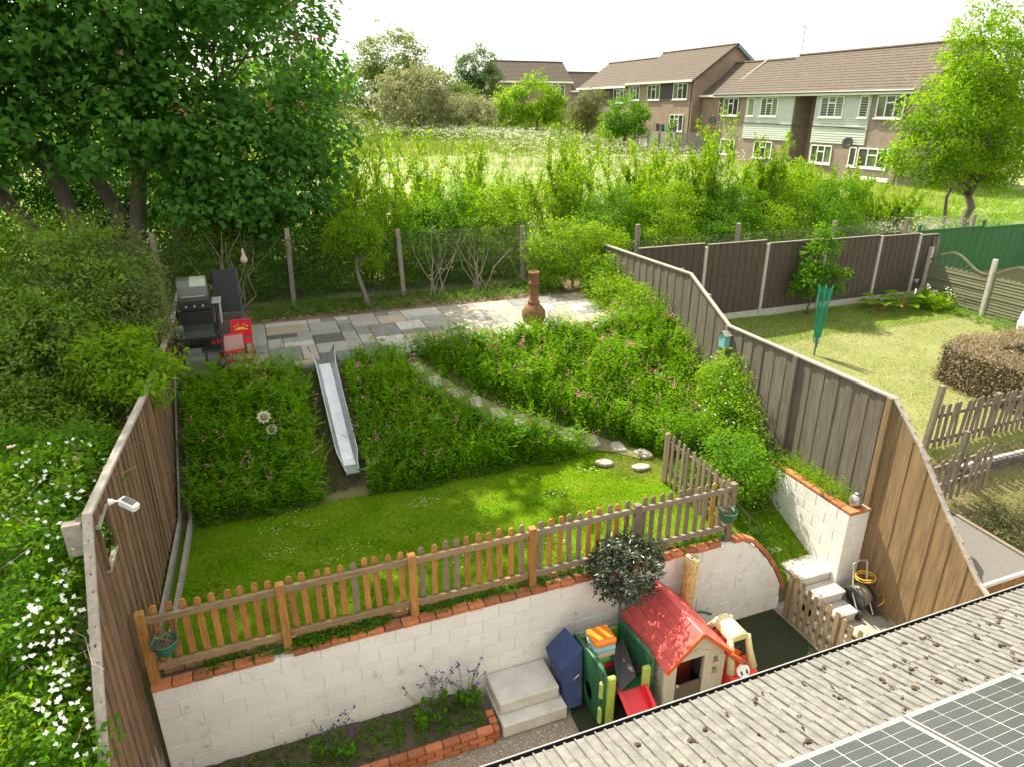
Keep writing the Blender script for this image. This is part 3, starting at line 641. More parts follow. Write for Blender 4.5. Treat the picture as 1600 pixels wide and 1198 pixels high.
for a in (-1.38, -.92): MB().lathe([(.09, -.02), (.09, .02)], (a, 14.25, 3.1), 14, Matrix.Rotation(R(90), 3, 'Y')).obj('wheel', BLK, gr)
for i, a in enumerate((-1.3, -1.15, -1.0)): MB().lathe([(.022, 0), (.022, .03), (.015, .035)], (a, 14.18, 3.87), 10, Matrix.Rotation(R(90), 3, 'X')).obj('knob', MATS['shelf_grey'], gr)
ln = thing('garden_recliner', (-.55, 14.2, 3), 'black slatted garden recliner with its back raised beside the barbecue', 'recliner')
MB().box((-.56, 14.82, 3.98), (.44, .03, .86), Matrix.Rotation(R(-14), 3, 'X')).obj('backrest', pm('charcoal_cloth', (.022, .026, .022), (.03, .033, .03), 40, .9, rnd=0), ln, bevel=.008)
for k in range(11): box('slat', (-.56, 13.58 + k * .098, 3.36 + k * .018), (.42, .062, .02), pm('dark_slat', (.06, .045, .04), (.04, .03, .028), 8, .7, rnd=.25), ln)
for a in (-.80, -.32):
    MB().tube([(a, 13.5, 3.3), (a, 14.7, 3.56), (a, 14.95, 4.4)], .02, 6).obj('side_rail', BLK if a < -.5 else pm('slate_rail', (.05, .07, .075), rnd=0), ln)
    for b, z in ((13.55, 3.31), (14.6, 3.53)): MB().tube([(a, b, z), (a, b, 3.015)], .016, 6).obj('leg', BLK, ln)
RED = pm('red_paint', (.60, .012, .02), (.52, .01, .016), 4, .45, rnd=.04); REDC = pm('red_canvas', (.52, .012, .025), (.44, .01, .02), 20, .8, rnd=.03)
def kid_chair(x, y, rz, label, cloth, crab):
    c = thing('folding_chair', (0, 0, 0), label, 'chair', 'red children\'s chairs on the patio')
    MB().box((0, .0, .27), (.27, .25, .012)).obj('seat', REDC, c)
    MB().box((0, .14, .43), (.27, .012, .25), Matrix.Rotation(R(-12), 3, 'X')).obj('backrest', cloth, c)
    for s in (-.145, .145):
        MB().tube([(s, -.16, .0), (s, .1, .28), (s, .17, .56)], .011, 6).obj('back_leg', RED, c); MB().tube([(s * 1.08, .2, 0), (s * 1.08, -.12, .29)], .011, 6).obj('front_leg', RED, c)
        MB().tube([(s * 1.1, .12, .38), (s * 1.1, -.13, .40), (s * 1.1, -.13, .29)], .012, 6).obj('armrest', RED, c)
    for y0, z0 in ((-.16, .012), (.2, .012), (.17, .56)): MB().tube([(-.15, y0, z0), (.15, y0, z0)], .011, 6).obj('crossbar', RED, c)
    if crab:
        Y = pm('yellow_print', (.85, .42, .03), (.8, .38, .03), 9, .8, rnd=0); m = MB()
        Mx = Matrix.Rotation(R(-12), 3, 'X')
        for sy in (-.008, ):
            o = [(.075 * math.cos(t), .045 * math.sin(t) - .02) for t in np.linspace(0, math.pi, 9)]
            P = [Mx @ Vector((p[0], sy, p[1])) + Vector((0, .14, .43)) for p in o]; m.add(P, [tuple(range(len(P)))])
            for k, (dx, dz) in enumerate([(-.09, .035), (-.045, .06), (.045, .06), (.09, .035), (-.09, -.015), (.09, -.015)]):
                P = [Mx @ Vector((dx + .013 * math.cos(t), sy, dz + .013 * math.sin(t))) + Vector((0, .14, .43)) for t in np.linspace(0, 2 * math.pi, 8)[:-1]]; m.add(P, [tuple(range(len(P)))])
        m.obj('print', Y, c)
    c.location = (x, y, 3.015); c.rotation_euler = (0, 0, rz); c.scale = (1.22, 1.22, 1.22)
    return c
kid_chair(-.38, 13.32, R(-8), 'red folding child chair with a yellow crab printed on its back', REDC, True)
kid_chair(-.52, 12.82, R(188), 'red folding child chair with a pale pink back nearest the planted bank', pm('pale_pink_cloth', (.62, .36, .33), (.54, .3, .28), 12, .8, rnd=0), False)
kt = thing('play_table', (-.72, 13.1, 3), 'small round red child table beside the folding chairs', 'table')
MB().lathe([(0, .40), (.2, .40), (.21, .41), (.21, .425), (.2, .43), (0, .43)], (-.7, 13.12, 3.0), 22).obj('top', RED, kt)
for s in (-1, 1):
    MB().tube([(-.7 + s * .13, 13.0, 3.4), (-.7 - s * .13, 13.0, 3.012)], .011, 6).obj('leg', RED, kt); MB().tube([(-.7 + s * .13, 13.24, 3.4), (-.7 - s * .13, 13.24, 3.012)], .011, 6).obj('leg', RED, kt)
sk = thing('solar_light', (-.78, 12.25, 2.9), 'black stake light at the patio edge above the dark planted bank', 'light')
MB().tube([(-.8, 12.2, 2.8), (-.78, 12.2, 3.2), (-.76, 12.2, 3.25)], .01, 6).obj('stake', BLK, sk); MB().lathe([(.02, 0), (.055, .03), (.06, .14), (.02, .17)], (-.76, 12.2, 3.22), 12, Matrix.Rotation(R(25), 3, 'Y')).obj('head', BLK, sk, True)

# sunflower ornament
sf = thing('sunflower_ornament', (-.15, 10.95, 1.9), 'pale metal sunflower ornament with two heads in the left planted bank', 'ornament')
PET = pm('cream_petal', (.62, .55, .36), (.5, .43, .26), 12, .6, rnd=.05); CEN = pm('grey_centre', (.11, .11, .095), (.17, .165, .14), 60, .8, .5, rnd=0); LG = pm('ornament_green', (.02, .14, .06), rnd=0, rough=.4)
for (x, y, z, r) in ((-.15, 10.85, 2.80, .125), (-.06, 10.8, 2.58, .105)):
    face = Vector((.0, -.75, .65)).normalized(); Q = face.to_track_quat('Z', 'Y').to_matrix(); m = MB()
    for k in range(18):
        t = 2 * math.pi * k / 18; rr = r * (1 if k % 2 else .9); w = .15
        P = [Q @ Vector((math.cos(t + d) * q, math.sin(t + d) * q, h)) + Vector((x, y, z)) for d, q, h in ((-w, r * .45, 0), (-w * .8, rr * .75, .012), (0, rr, 0), (w * .8, rr * .75, .012), (w, r * .45, 0))]
        m.add(P, [(0, 1, 2, 3, 4)])
    hd = solid(m.obj('petals', PET, sf), .004); MB().lathe([(0, .03), (.3 * r, .028), (.46 * r, .018), (.5 * r, 0)], (x, y, z), 18, Q).obj('seed_head', CEN, sf, True)
    MB().tube([(x, y + .02, z - .02), (x + .02, y + .08, z - .3), (-.12, 10.95, 1.95)], .008, 6).obj('stem', LG, sf)
for s in (-1, 1):
    m = MB(); m.add([(-.09, 10.8, 2.47), (-.09 + s * .06, 10.77, 2.50), (-.09 + s * .12, 10.78, 2.46), (-.09 + s * .06, 10.78, 2.43)], [(0, 1, 2, 3)]); solid(m.obj('leaf', LG, sf), .004)

# bits fixed to the fences
cm = thing('security_camera', (-1.66, 6.95, 3.76), 'white security camera with a solar panel on the left board fence', 'camera')
WP = flat('white_plastic', (.78, .78, .76), .35)
MB().lathe([(.035, 0), (.03, .03), (.02, .05)], (-1.66, 6.95, 3.79), 12, Matrix.Rotation(R(90), 3, 'Y')).obj('mount', WP, cm); MB().tube([(-1.62, 6.95, 3.79), (-1.56, 6.92, 3.80)], .012, 8).obj('arm', WP, cm)
Mx = Matrix.Rotation(R(-35), 3, 'Z') @ Matrix.Rotation(R(20), 3, 'Y')
MB().box((-1.47, 6.86, 3.78), (.2, .095, .09), Mx).obj('body', WP, cm, bevel=.02); o = Mx @ Vector((0, 0, .048)); MB().box((-1.47 + o.x, 6.86 + o.y, 3.78 + o.z), (.13, .07, .006), Mx).obj('solar_panel', BLK, cm)
bb = thing('bird_box', (8.5, 10.35, 3.1), 'small turquoise bird box hung on the right grey fence', 'bird box')
TQ = pm('turquoise_paint', (.16, .42, .42), (.2, .46, .46), 6, .6, rnd=0)
MB().prism([(-.085, 0), (.085, 0), (.085, .24), (0, .30), (-.085, .24)], 'x', -.07, .07).obj('body', TQ, bb).location = (8.45, 10.38, 3.08)
for s in (-1, 1): MB().box((8.445, 10.38 + s * .06, 3.372), (.18, .15, .014), Matrix.Rotation(-s * R(36), 3, 'X')).obj('roof', pm('roof_board', (.28, .25, .2), rnd=0), bb)
MB().lathe([(.022, 0), (.022, .01)], (8.385, 10.38, 3.27), 12, Matrix.Rotation(R(90), 3, 'Y')).obj('entrance_hole', BLK, bb)
fd = thing('hanging_gourd', (-.15, 16.0, 4.5), 'pale pink bottle gourd hanging in the shrubs behind the barbecue', 'gourd')
MB().lathe([(.01, .3), (.025, .26), (.03, .16), (.07, .09), (.08, .03), (.05, -.02), (0, -.03)], (-.15, 15.9, 4.32), 14).obj('body', pm('gourd_skin', (.5, .36, .3), (.42, .3, .25), 8, .6, rnd=0), fd, True); MB().tube([(-.15, 15.9, 4.62), (-.16, 16.0, 5.0)], .005, 5).obj('cord', BLK, fd)
def pot(x, y, z, label):
    p = thing('hanging_pot', (x, y, z), label, 'plant pot', 'green pots hung on the picket fence')
    prof = [(.0, 0), (.06, .005), (.1, .05), (.125, .14), (.13, .17), (.14, .17), (.14, .185), (.125, .185), (.12, .15), (0, .15)]
    MB().lathe(prof, (x, y, z), 18).obj('bowl', pm('green_pot', (.03, .15, .085), (.025, .12, .07), 5, .4, rnd=0), p, True)
    MB().lathe([(0, .155), (.115, .15), (.0, .175)], (x, y, z), 12).obj('soil', MATS['dark_soil'], p)
    m = MB()
    for k in range(9): m.tube(wig((x + random.gauss(0, .04), y + random.gauss(0, .04), z + .16), (x + random.gauss(0, .08), y + random.gauss(0, .08), z + .3), 2, .05), .004, 4)
    m.obj('dry_stems', pm('dry_stem', (.22, .17, .09), rnd=0), p)
    m = MB()
    for s in (-.1, .1): m.tube([(x + s, y + .08, z + .17), (x + s, 6.86, z + .3)], .005, 5)
    m.obj('hook', BLK, p)
pot(-1.42, 6.70, 1.98, 'green bowl pot hung at the left end of the picket fence')
pot(5.88, 6.70, 1.93, 'green bowl pot hung by the right corner post of the picket fence')

# rotary clothes dryer, folded
rd = thing('rotary_dryer', (12.02, 11.55, 2.05), 'folded green rotary clothes dryer standing on the neighbouring lawn', 'clothes dryer')
GD = pm('dryer_green', (.0, .30, .12), (.0, .24, .095), 5, .45, rnd=.1)
MB().tube([(12.02, 11.55, 2.03), (12.02, 11.55, 3.6)], .022, 8).obj('pole', pm('dryer_pole', (.14, .2, .17), metal=.5, rnd=0), rd)
for k in range(4):
    t = R(45 + 90 * k); c, s = math.cos(t), math.sin(t)
    MB().tube([(12.02 + c * .04, 11.55 + s * .04, 2.55), (12.02 + c * .14, 11.55 + s * .14, 3.72)], .018, 6).obj('arm', GD, rd)
m = MB()
for k in range(16): t = k * .4; m.tube([(12.02 + .06 * math.cos(t), 11.55 + .06 * math.sin(t), 2.25 + random.random() * .3), (12.02 + .11 * math.cos(t + .2), 11.55 + .11 * math.sin(t + .2), 2.9 + random.random() * .3), (12.02 + .12 * math.cos(t + .4), 11.55 + .12 * math.sin(t + .4), 3.65)], .008, 4)
m.obj('line', pm('dryer_line', (.02, .28, .2), rnd=0), rd); MB().lathe([(.05, 0), (.05, .06), (.03, .08)], (12.02, 11.55, 2.5), 10).obj('hub', GD, rd)

# hose reel
hr = thing('hose_reel', (8.32, 6.12, 0), 'garden hose reel with yellow fittings at the foot of the planter', 'hose reel')
DGY = pm('reel_grey', (.05, .05, .052), rough=.5, rnd=0); YL = pm('hose_yellow', (.66, .38, .03), rough=.45, rnd=0); CR = pm('hose_chrome', (.62, .6, .58), metal=.7, rough=.35, rnd=0); RY = Matrix.Rotation(R(75), 3, 'Y')
MB().lathe([(.0, -.13), (.2, -.13), (.2, -.11), (.11, -.1), (.11, .1), (.2, .11), (.2, .13), (0, .13)], (8.28, 6.2, .33), 24, RY).obj('drum', DGY, hr)
MB().lathe([(.13, -.09), (.17, -.07), (.18, 0), (.17, .07), (.13, .09)], (8.28, 6.2, .33), 20, RY).obj('hose_coil', pm('hose_grey', (.12, .11, .10), (.2, .17, .1), 60, .6, rnd=0), hr, True)
for x in (8.14, 8.42): MB().tube([(x, 6.02, .03), (x, 6.22, .34), (x, 6.33, .85)], .012, 6).obj('frame_tube', CR, hr)
MB().tube([(8.14, 6.33, .85), (8.28, 6.34, .88), (8.42, 6.33, .85)], .014, 6).obj('handle', CR, hr)
for x in (8.12, 8.44): MB().lathe([(.0, -.02), (.085, -.02), (.085, .02), (0, .02)], (x, 6.05, .09), 16, Matrix.Rotation(R(90), 3, 'Y')).obj('wheel', DGY, hr)
for x in (8.47, 8.46): MB().lathe([(.02, 0), (.03, .02), (.02, .04)], (x - .01, 6.05 if x > 8.465 else 6.2, .09 if x > 8.465 else .33), 10, Matrix.Rotation(R(90), 3, 'Y')).obj('hub_cap', YL, hr)
m = MB(); m.tube([(8.3 + .16 * math.cos(t), 6.2 + .13 * math.sin(t), .62 + .02 * t / 3) for t in np.linspace(0, 11, 40)], .011, 6)
m.tube([(8.45, 6.06, .36), (8.56 - .03, 6.0, .42), (8.5, 5.95, .3), (8.44, 6.0, .2)], .011, 6); m.obj('hose', YL, hr, True)

# ------------------------------------------------------------------ playhouse
CREAM = pm('cream_plastic', (.58, .55, .44), (.52, .49, .39), 2, .5, rnd=.03, spots=((.40, .385, .29), 6, .56)); ROOFR = pm('red_plastic', (.60, .10, .09), (.53, .08, .07), 2, .45, rnd=.06, spots=((.47, .15, .13), 7, .57)); BRN = pm('brown_plastic', (.16, .125, .09), rough=.5, rnd=0)
ph = thing('playhouse', (4.68, 6.05, 0), 'cream plastic children\'s playhouse with a red shingle roof', 'playhouse')
x0, x1, y0, y1, ze, zr, xc = 4.25, 5.12, 5.57, 6.53, .84, 1.25, 4.685
m = MB()   # front wall round the doorway and the two square openings
for lo, hi in [((x0, 0), (4.40, .86)), ((4.82, 0), (4.965, .86)), ((4.965, 0), (5.04, .52)), ((4.965, .60), (5.04, .70)), ((4.965, .78), (5.04, .86)), ((5.04, 0), (x1, .86))]: m.b2((lo[0], y0 - .02, lo[1]), (hi[0], y0 + .03, hi[1]))
m.obj('front_wall', CREAM, ph)
MB().prism([(x0, .86), (x1, .86), (x1, .87), (xc, zr), (x0, .87)], 'y', y0 - .022, y0 + .028).obj('front_gable', CREAM, ph)
MB().prism([(4.42, .90), (4.68, 1.02), (4.95, .90), (4.68, .95)], 'y', y0 - .034, y0 - .021).obj('gable_trim', CREAM, ph)
MB().b2((4.40, y0 - .012, 0), (4.82, y0 + .018, .44)).obj('door', BRN, ph); MB().lathe([(.02, 0), (.024, .02), (.0, .03)], (4.43, y0 - .012, .47), 10, Matrix.Rotation(R(90), 3, 'X')).obj('door_knob', CREAM, ph)
for z in (.50, .69): MB().b2((4.955, y0 - .03, z), (5.05, y0 - .021, z + .016)).obj('sill', pm('orange_trim', (.62, .2, .06), rough=.5, rnd=0), ph)
for x in (x0, x1):
    w = MB(); w.b2((x - .02, y0 + .03, 0), (x + .02, y1, .87)); w.obj('side_wall', CREAM, ph)
    for k in range(4): box('shutter_slat', (x + (-.026 if x < 4.6 else .026), 5.8, .55 + k * .06), (.02, .26, .035), CREAM, ph, rot=(0, -.3, 0))
    for k in range(5): box('wall_rib', (x + (-.024 if x < 4.6 else .024), 5.95, .06 + k * .085), (.012, .66, .05), pm('weathered_cream', (.44, .45, .33), (.36, .38, .26), 5, .55, rnd=.05), ph)
for x, y in ((x0, y0), (x1, y0), (x0, y1), (x1, y1)): box('corner_post', (x, y, .42), (.07, .07, .84), CREAM, ph, ch=.012)
MB().b2((x0, y1 - .02, 0), (x1, y1 + .02, .87)).obj('back_wall', CREAM, ph); MB().prism([(x0, .87), (x1, .87), (xc, zr)], 'y', y1 - .02, y1 + .02).obj('back_gable', CREAM, ph)
rl = math.hypot(.5, .47); an = math.atan2(.47, .5)
for s in (-1, 1):
    M4 = Matrix.Rotation(s * an, 3, 'Y')
    cpt = Vector((xc + s * .25, 6.04, 1.07)); rp = MB().box(cpt, (rl, 1.16, .03), M4).obj('roof_panel', ROOFR, ph, bevel=.006)
    nrm = M4 @ Vector((0, 0, 1))
    for r in range(5):
        t = -rl / 2 + (r + .5) * rl / 5; yy = 5.47 - (.11 if r % 2 else 0)
        while yy < 6.6:
            b0, b1 = max(yy, 5.465), min(yy + .225, 6.615); yy += .23
            if b1 - b0 > .05:
                p = cpt + M4 @ Vector((t * s, 0, .019)); box('roof_tile', (p.x, (b0 + b1) / 2, p.z), (round(rl / 5 - .012, 3), round(b1 - b0 - .012, 3), .016), ROOFR, rp, rot=(0, s * an + s * .03, 0), ch=.003)
    e = cpt + M4 @ Vector((s * -0.0, 0, 0))
    MB().box((xc + s * .25, y0 - .105, 1.075), (rl + .01, .03, .05), M4).obj('barge_board', pm('orange_red_plastic', (.70, .11, .03), rough=.4, rnd=0), ph)
MB().prism([(xc - .06, zr - .0), (xc + .06, zr), (xc + .02, zr + .075), (xc - .02, zr + .075)], 'y', 5.45, 6.63).obj('ridge_cap', ROOFR, ph, bevel=.008)
MB().b2((4.45, 5.95, .0), (4.95, 6.4, .4)).obj('inner_bench', ROOFR, ph)
# toy car beside it
tc = thing('toy_car', (5.42, 5.85, 0), 'red ride-on toy car with a cream roof parked beside the playhouse', 'toy car')
CRY = pm('pale_yellow_plastic', (.66, .60, .32), (.60, .54, .28), 2, .4, rnd=0); TR = pm('car_red', (.66, .035, .025), (.6, .03, .02), 2, .35, rnd=0)
MB().prism([(5.44, .1), (5.40, .3), (5.46, .44), (5.62, .52), (5.78, .5), (5.8, .36), (6.1, .36), (6.15, .52), (6.38, .5), (6.42, .15), (6.3, .1)], 'x', 5.22, 5.70).obj('body', TR, tc, bevel=.03)
MB().prism([(5.27, .86), (5.29, .93), (5.34, .97), (5.44, .985), (5.54, .97), (5.59, .93), (5.61, .86)], 'y', 5.66, 6.12).obj('roof', CRY, tc, bevel=.02); MB().b2((5.38, 5.76, .985), (5.5, 5.98, .992)).obj('roof_sticker', pm('sticker_cream', (.8, .78, .66), rnd=0), tc)
for x in (5.27, 5.65):
    MB().tube([(x, 5.56, .46), (x + (.02 if x < 5.4 else -.04), 5.64, .72), (x + (.03 if x < 5.4 else -.05), 5.7, .9)], [.07, .05, .045], 8).obj('front_pillar', CRY, tc, True); MB().tube([(x, 6.3, .46), (x + (.02 if x < 5.4 else -.04), 6.2, .72), (x + (.03 if x < 5.4 else -.05), 6.08, .9)], [.07, .05, .045], 8).obj('rear_pillar', CRY, tc, True)
for x in (5.24, 5.68):
    for y in (5.62, 6.25): MB().lathe([(0, -.035), (.1, -.035), (.105, 0), (.1, .035), (0, .035)], (x, y, .105), 16, Matrix.Rotation(R(90), 3, 'Y')).obj('wheel', BLK, tc)
ey = MB().lathe([(0, .012), (.085, .01), (.09, 0)], (5.40, 5.47, .54), 20, Matrix.Rotation(R(52), 3, 'X') @ Matrix.Diagonal((1.25, 1, 1))).obj('eye_plate', WP, tc)
for dx in (-.04, .05): MB().lathe([(0, .008), (.026, .006), (.028, 0)], (5.40 + dx, 5.452, .525), 12, Matrix.Rotation(R(52), 3, 'X') @ Matrix.Diagonal((.8, 1.25, 1))).obj('pupil', BLK, ey)
for dx in (-.17, .17): MB().lathe([(0, .012), (.04, .01), (.045, 0)], (5.46 + dx, 5.405, .33), 14, Matrix.Rotation(R(80), 3, 'X')).obj('headlight', WP, tc)
MB().box((5.46, 5.402, .37), (.12, .012, .045)).obj('number_plate', MATS['sticker_cream'], tc, bevel=.004); MB().lathe([(.0, 0), (.1, 0), (.105, .02), (0, .03)], (5.46, 5.72, .66), 16, Matrix.Rotation(R(-60), 3, 'X')).obj('steering_wheel', BLK, tc)
tc.location = (5.36, 5.74, 0); tc.scale = (.92, .92, 1.03)
ot = thing('toy_tube', (5.27, 5.5, .8), 'orange plastic toy chute lying across the bonnet of the toy car', 'toy')
m = MB(); vs = []
for k in range(9):
    t = math.pi * k / 8; vs += [Vector((.0, .09 * math.cos(t), -.09 * math.sin(t))), Vector((.3, .10 * math.cos(t), -.10 * math.sin(t)))]
Mx = Matrix.Rotation(R(-12), 3, 'Z') @ Matrix.Rotation(R(38), 3, 'Y'); m.add([Mx @ v + Vector((5.16, 5.5, .9)) for v in vs], [(2 * k, 2 * k + 2, 2 * k + 3, 2 * k + 1) for k in range(8)]); solid(m.obj('chute', pm('orange_plastic', (.75, .13, .02), rough=.35, rnd=0), ot, True), .012)

# ------------------------------------------------------------------ climbing cube with slide, and the things piled on it
DG = pm('dark_green_plastic', (.025, .13, .055), (.02, .105, .043), 3, .5, rnd=0, spots=((.07, .13, .075), 7, .58)); LGN = pm('lime_plastic', (.40, .52, .10), (.34, .46, .09), 3, .5, rnd=0, spots=((.30, .36, .12), 7, .58)); MG = pm('mid_green_plastic', (.17, .36, .06), (.15, .32, .05), 3, .4, rnd=0)
cb = thing('climbing_toy', (3.8, 6.1, 0), 'green plastic climbing cube with a short red slide', 'climbing toy')
hole = [(6.05 + .13 * math.cos(t), .3 + .17 * math.sin(t)) for t in np.linspace(0, 2 * math.pi, 17)[:-1]]
m = MB(); outer = [(5.7, .04), (6.5, .04), (6.5, .9), (6.42, .96), (5.8, .96), (5.7, .86)]
# side panel with a round hole: ring of quads between hole and outline, both sides
def ring(outl, hol, xa, xb):
    mm = MB(); n = len(hol); cxm = sum(p[0] for p in hol) / n; czm = sum(p[1] for p in hol) / n; op = []
    for p in hol:
        d = Vector((p[0] - cxm, p[1] - czm)).normalized(); best = 9
        for q0, q1 in zip(outl, outl[1:] + outl[:1]):
            ex, ez = q1[0] - q0[0], q1[1] - q0[1]; den = d.x * ez - d.y * ex
            if abs(den) > 1e-6:
                t = ((q0[0] - cxm) * ez - (q0[1] - czm) * ex) / den; u = ((q0[0] - cxm) * d.y - (q0[1] - czm) * d.x) / den
                if t > 0 and -1e-6 <= u <= 1 + 1e-6: best = min(best, t)
        op.append((cxm + d.x * best, czm + d.y * best))
    vs = [(x, *p) for x in (xa, xb) for p in hol] + [(x, *p) for x in (xa, xb) for p in op]
    fs = []
    for k in range(n):
        j = (k + 1) % n; fs += [(k, j, 2 * n + j, 2 * n + k), (n + k, 3 * n + k, 3 * n + j, n + j), (k, n + k, n + j, j), (2 * n + k, 2 * n + j, 3 * n + j, 3 * n + k)]
    return mm.add(vs, fs)
for xa in (3.39, 4.08): ring([(5.68, .04), (6.5, .04), (6.5, .86), (5.68, .93)], hole, xa, xa + .05).obj('side_panel', DG, cb)
MB().tube([(3.415, p[0], p[1]) for p in hole + hole[:1]], .025, 6).obj('hole_rim', DG, cb, True)
for xa in (3.375, 4.065): MB().tube([(xa + .04, 6.5, .05), (xa + .04, 6.5, .84), (xa + .04, 6.44, .88), (xa + .04, 5.74, .96), (xa + .04, 5.68, .91), (xa + .04, 5.68, .05)], .032, 8).obj('panel_rim', DG, cb, True)
MB().b2((3.44, 6.49, .0), (4.08, 6.54, .78)).obj('back_panel', MG, cb, bevel=.015)
for a0 in (3.46, 3.98): MB().b2((a0, 5.66, .0), (a0 + .13, 5.73, .82)).obj('front_post', LGN, cb, bevel=.02)
for z in (.1, .52): MB().b2((3.36, 5.655, z), (3.42, 5.72, z + .27)).obj('lime_grip', LGN, cb, bevel=.02)
MB().b2((3.44, 5.72, .46), (4.08, 6.49, .50)).obj('platform', DG, cb)
RS = pm('red_slide_plastic', (.66, .02, .03), (.6, .018, .026), 2, .35, rnd=0)
m = MB(); sp = [(5.72, .47), (5.5, .36), (5.2, .19), (4.95, .08), (4.75, .05)]
vs = [(x, b, z + dz) for b, z in sp for x, dz in ((3.62, .11), (3.66, .11), (3.68, 0), (3.98, 0), (4.0, .11), (4.04, .11))]
m.add(vs, [(6 * i + k, 6 * i + k + 1, 6 * i + k + 7, 6 * i + k + 6) for i in range(4) for k in range(5)]); solid(m.obj('slide_chute', RS, cb), .02)
cols = [('red', (.55, .02, .025)), ('green', (.05, .36, .08)), ('beige', (.50, .42, .27)), ('light blue', (.22, .55, .62)), ('orange', (.80, .23, .02))]
z = .505
box('storage_tub', (3.64, 6.16, z + .05), (.27, .27, .1), flat('purple_tub', (.10, .05, .12)), None, ch=.03); o = bpy.data.objects[-1] if False else None
tubs = [ob for ob in col.objects if ob.name.startswith('storage_tub')]; tag(tubs[0], 'purple plastic tub at the bottom of the coloured stack on the climbing cube', 'tub', 'stacked coloured tubs'); z += .102
for i, (cn, c) in enumerate(cols):
    h = .1 if i < 4 else .11
    o = box('storage_tub', (3.62 - i * .004, 6.15 - i * .003, z + h / 2), (.27 + .012 * i, .27 + .012 * i, h - .003), flat(cn.replace(' ', '_') + '_tub', c, .35), None, rot=(0, 0, .05 * (i % 3 - 1)), ch=.035)
    tag(o, ('orange square tub on top of the coloured stack' if i == 4 else cn + ' plastic tub within the coloured stack under the orange one'), 'tub', 'stacked coloured tubs'); z += h
MATG = pm('studded_rubber', (.045, .045, .045), (.03, .03, .03), 60, .6, .6, rnd=0); MATD = pm('brown_board', (.045, .035, .03), (.03, .025, .02), 8, .55, rnd=0)
def up_(x, y, b):
    # where the sight line through a corner seen in the photograph meets the upright plane it leans in
    u, v = 860 + x / 7.044, 960 + y / 7.044; f = 1600 * 24 / 36; dx, dy = (u - 800) / f, (599 - v) / f
    h, zz = math.cos(R(22)) + dy * math.sin(R(22)), -math.sin(R(22)) + dy * math.cos(R(22)); ra, rb_ = math.cos(R(21)) * dx + math.sin(R(21)) * h, -math.sin(R(21)) * dx + math.cos(R(21)) * h
    t = b / rb_; return (ra * t, b, 7.45 + zz * t)
def plate(name, corners, mat, label, cat, th=.02):
    m = MB(); m.add(corners, [(0, 1, 2, 3)]); o = solid(m.obj(name, mat), th); return tag(o, label, cat)
plate('rubber_mat', [up_(790, 230, 6.3), up_(680, 440, 6.0), up_(760, 850, 5.6), up_(940, 680, 5.7)], MATG, 'dark grey studded rubber mat lying over the red slide', 'mat')
plate('dark_board', [up_(905, 160, 6.5), up_(800, 200, 6.42), up_(930, 690, 5.85), up_(1030, 590, 5.85)], MATD, 'dark brown board leaning behind the studded rubber mat', 'board')
m = MB(); P = [(3.30, 6.60, .94), (3.38, 6.2, .90), (3.06, 6.22, .60), (3.02, 6.62, .66), (3.30, 6.0, .12), (3.10, 6.05, .06), (3.25, 6.62, .05)]
m.add(P, [(0, 1, 2, 3), (1, 4, 5, 2), (3, 2, 5, 6), (0, 3, 6), (0, 6, 4, 1), (4, 6, 5)])
bl = tag(m.obj('folding_mat', pm('navy_vinyl', (.022, .05, .155), (.016, .036, .11), 5, .6, .3, rnd=0, spots=((.05, .07, .13), 6, .57)), None, bevel=.012), 'navy blue folded vinyl play mat leaning on the climbing cube', 'mat')
MB().box((3.245, 6.118, .5), (.014, .012, .16), Matrix.Rotation(R(20), 3, 'X') @ Matrix.Rotation(R(24), 3, 'Y')).obj('label_strip', WP, bl); MB().box((3.245, 6.108, .5), (.026, .012, .035), Matrix.Rotation(R(20), 3, 'X') @ Matrix.Rotation(R(24), 3, 'Y')).obj('label_mark', RS, bl)
# rolled rug standing by the wall
rg = thing('rolled_rug', (5.22, 6.6, 0), 'rolled rug with a yellow flower pattern standing against the white wall', 'rug')
RUG = pm('rug_pattern', (.62, .40, .06), (.55, .32, .05), 3, .9, rnd=0)
N_, L_ = RUG.node_tree.nodes, RUG.node_tree.links; vo = N_.new('ShaderNodeTexVoronoi'); vo.feature = 'DISTANCE_TO_EDGE'; vo.inputs['Scale'].default_value = 13; g_ = N_.new('ShaderNodeNewGeometry'); L_.new(g_.outputs['Position'], vo.inputs['Vector'])
cr_ = N_.new('ShaderNodeValToRGB'); cr_.color_ramp.elements[0].position = .08; cr_.color_ramp.elements[1].position = .12; cr_.color_ramp.elements[0].color = (.58, .48, .26, 1); cr_.color_ramp.elements[1].color = (.50, .33, .09, 1); L_.new(vo.outputs['Distance'], cr_.inputs[0]); L_.new(cr_.outputs[0], N_['Principled BSDF'].inputs['Base Color'])
MB().lathe([(.0, .01), (.1, .01), (.105, .3), (.1, .9), (.105, 1.5), (.1, 1.6), (.08, 1.6), (.075, 1.5), (0, 1.48)], (5.22, 6.59, 0), 20, Matrix.Rotation(R(2), 3, 'X')).obj('roll', RUG, rg, True)
m = MB(); m.tube([(5.22 + r * math.cos(t), 6.55 + r * math.sin(t), 1.585) for t, r in ((k * .5, .02 + k * .002) for k in range(30))], .009, 5); m.obj('rolled_edge', pm('rug_back', (.45, .42, .33), rnd=0), rg)
MB().tube([(5.3, 6.62, .55), (5.55, 6.6, .5), (5.72, 6.58, .42)], .02, 6).obj('garden_rake_end', LG).name = 'green_cane'
o = bpy.data.objects['green_cane']; tag(o, 'short green cane leaning behind the playhouse roof', 'cane')

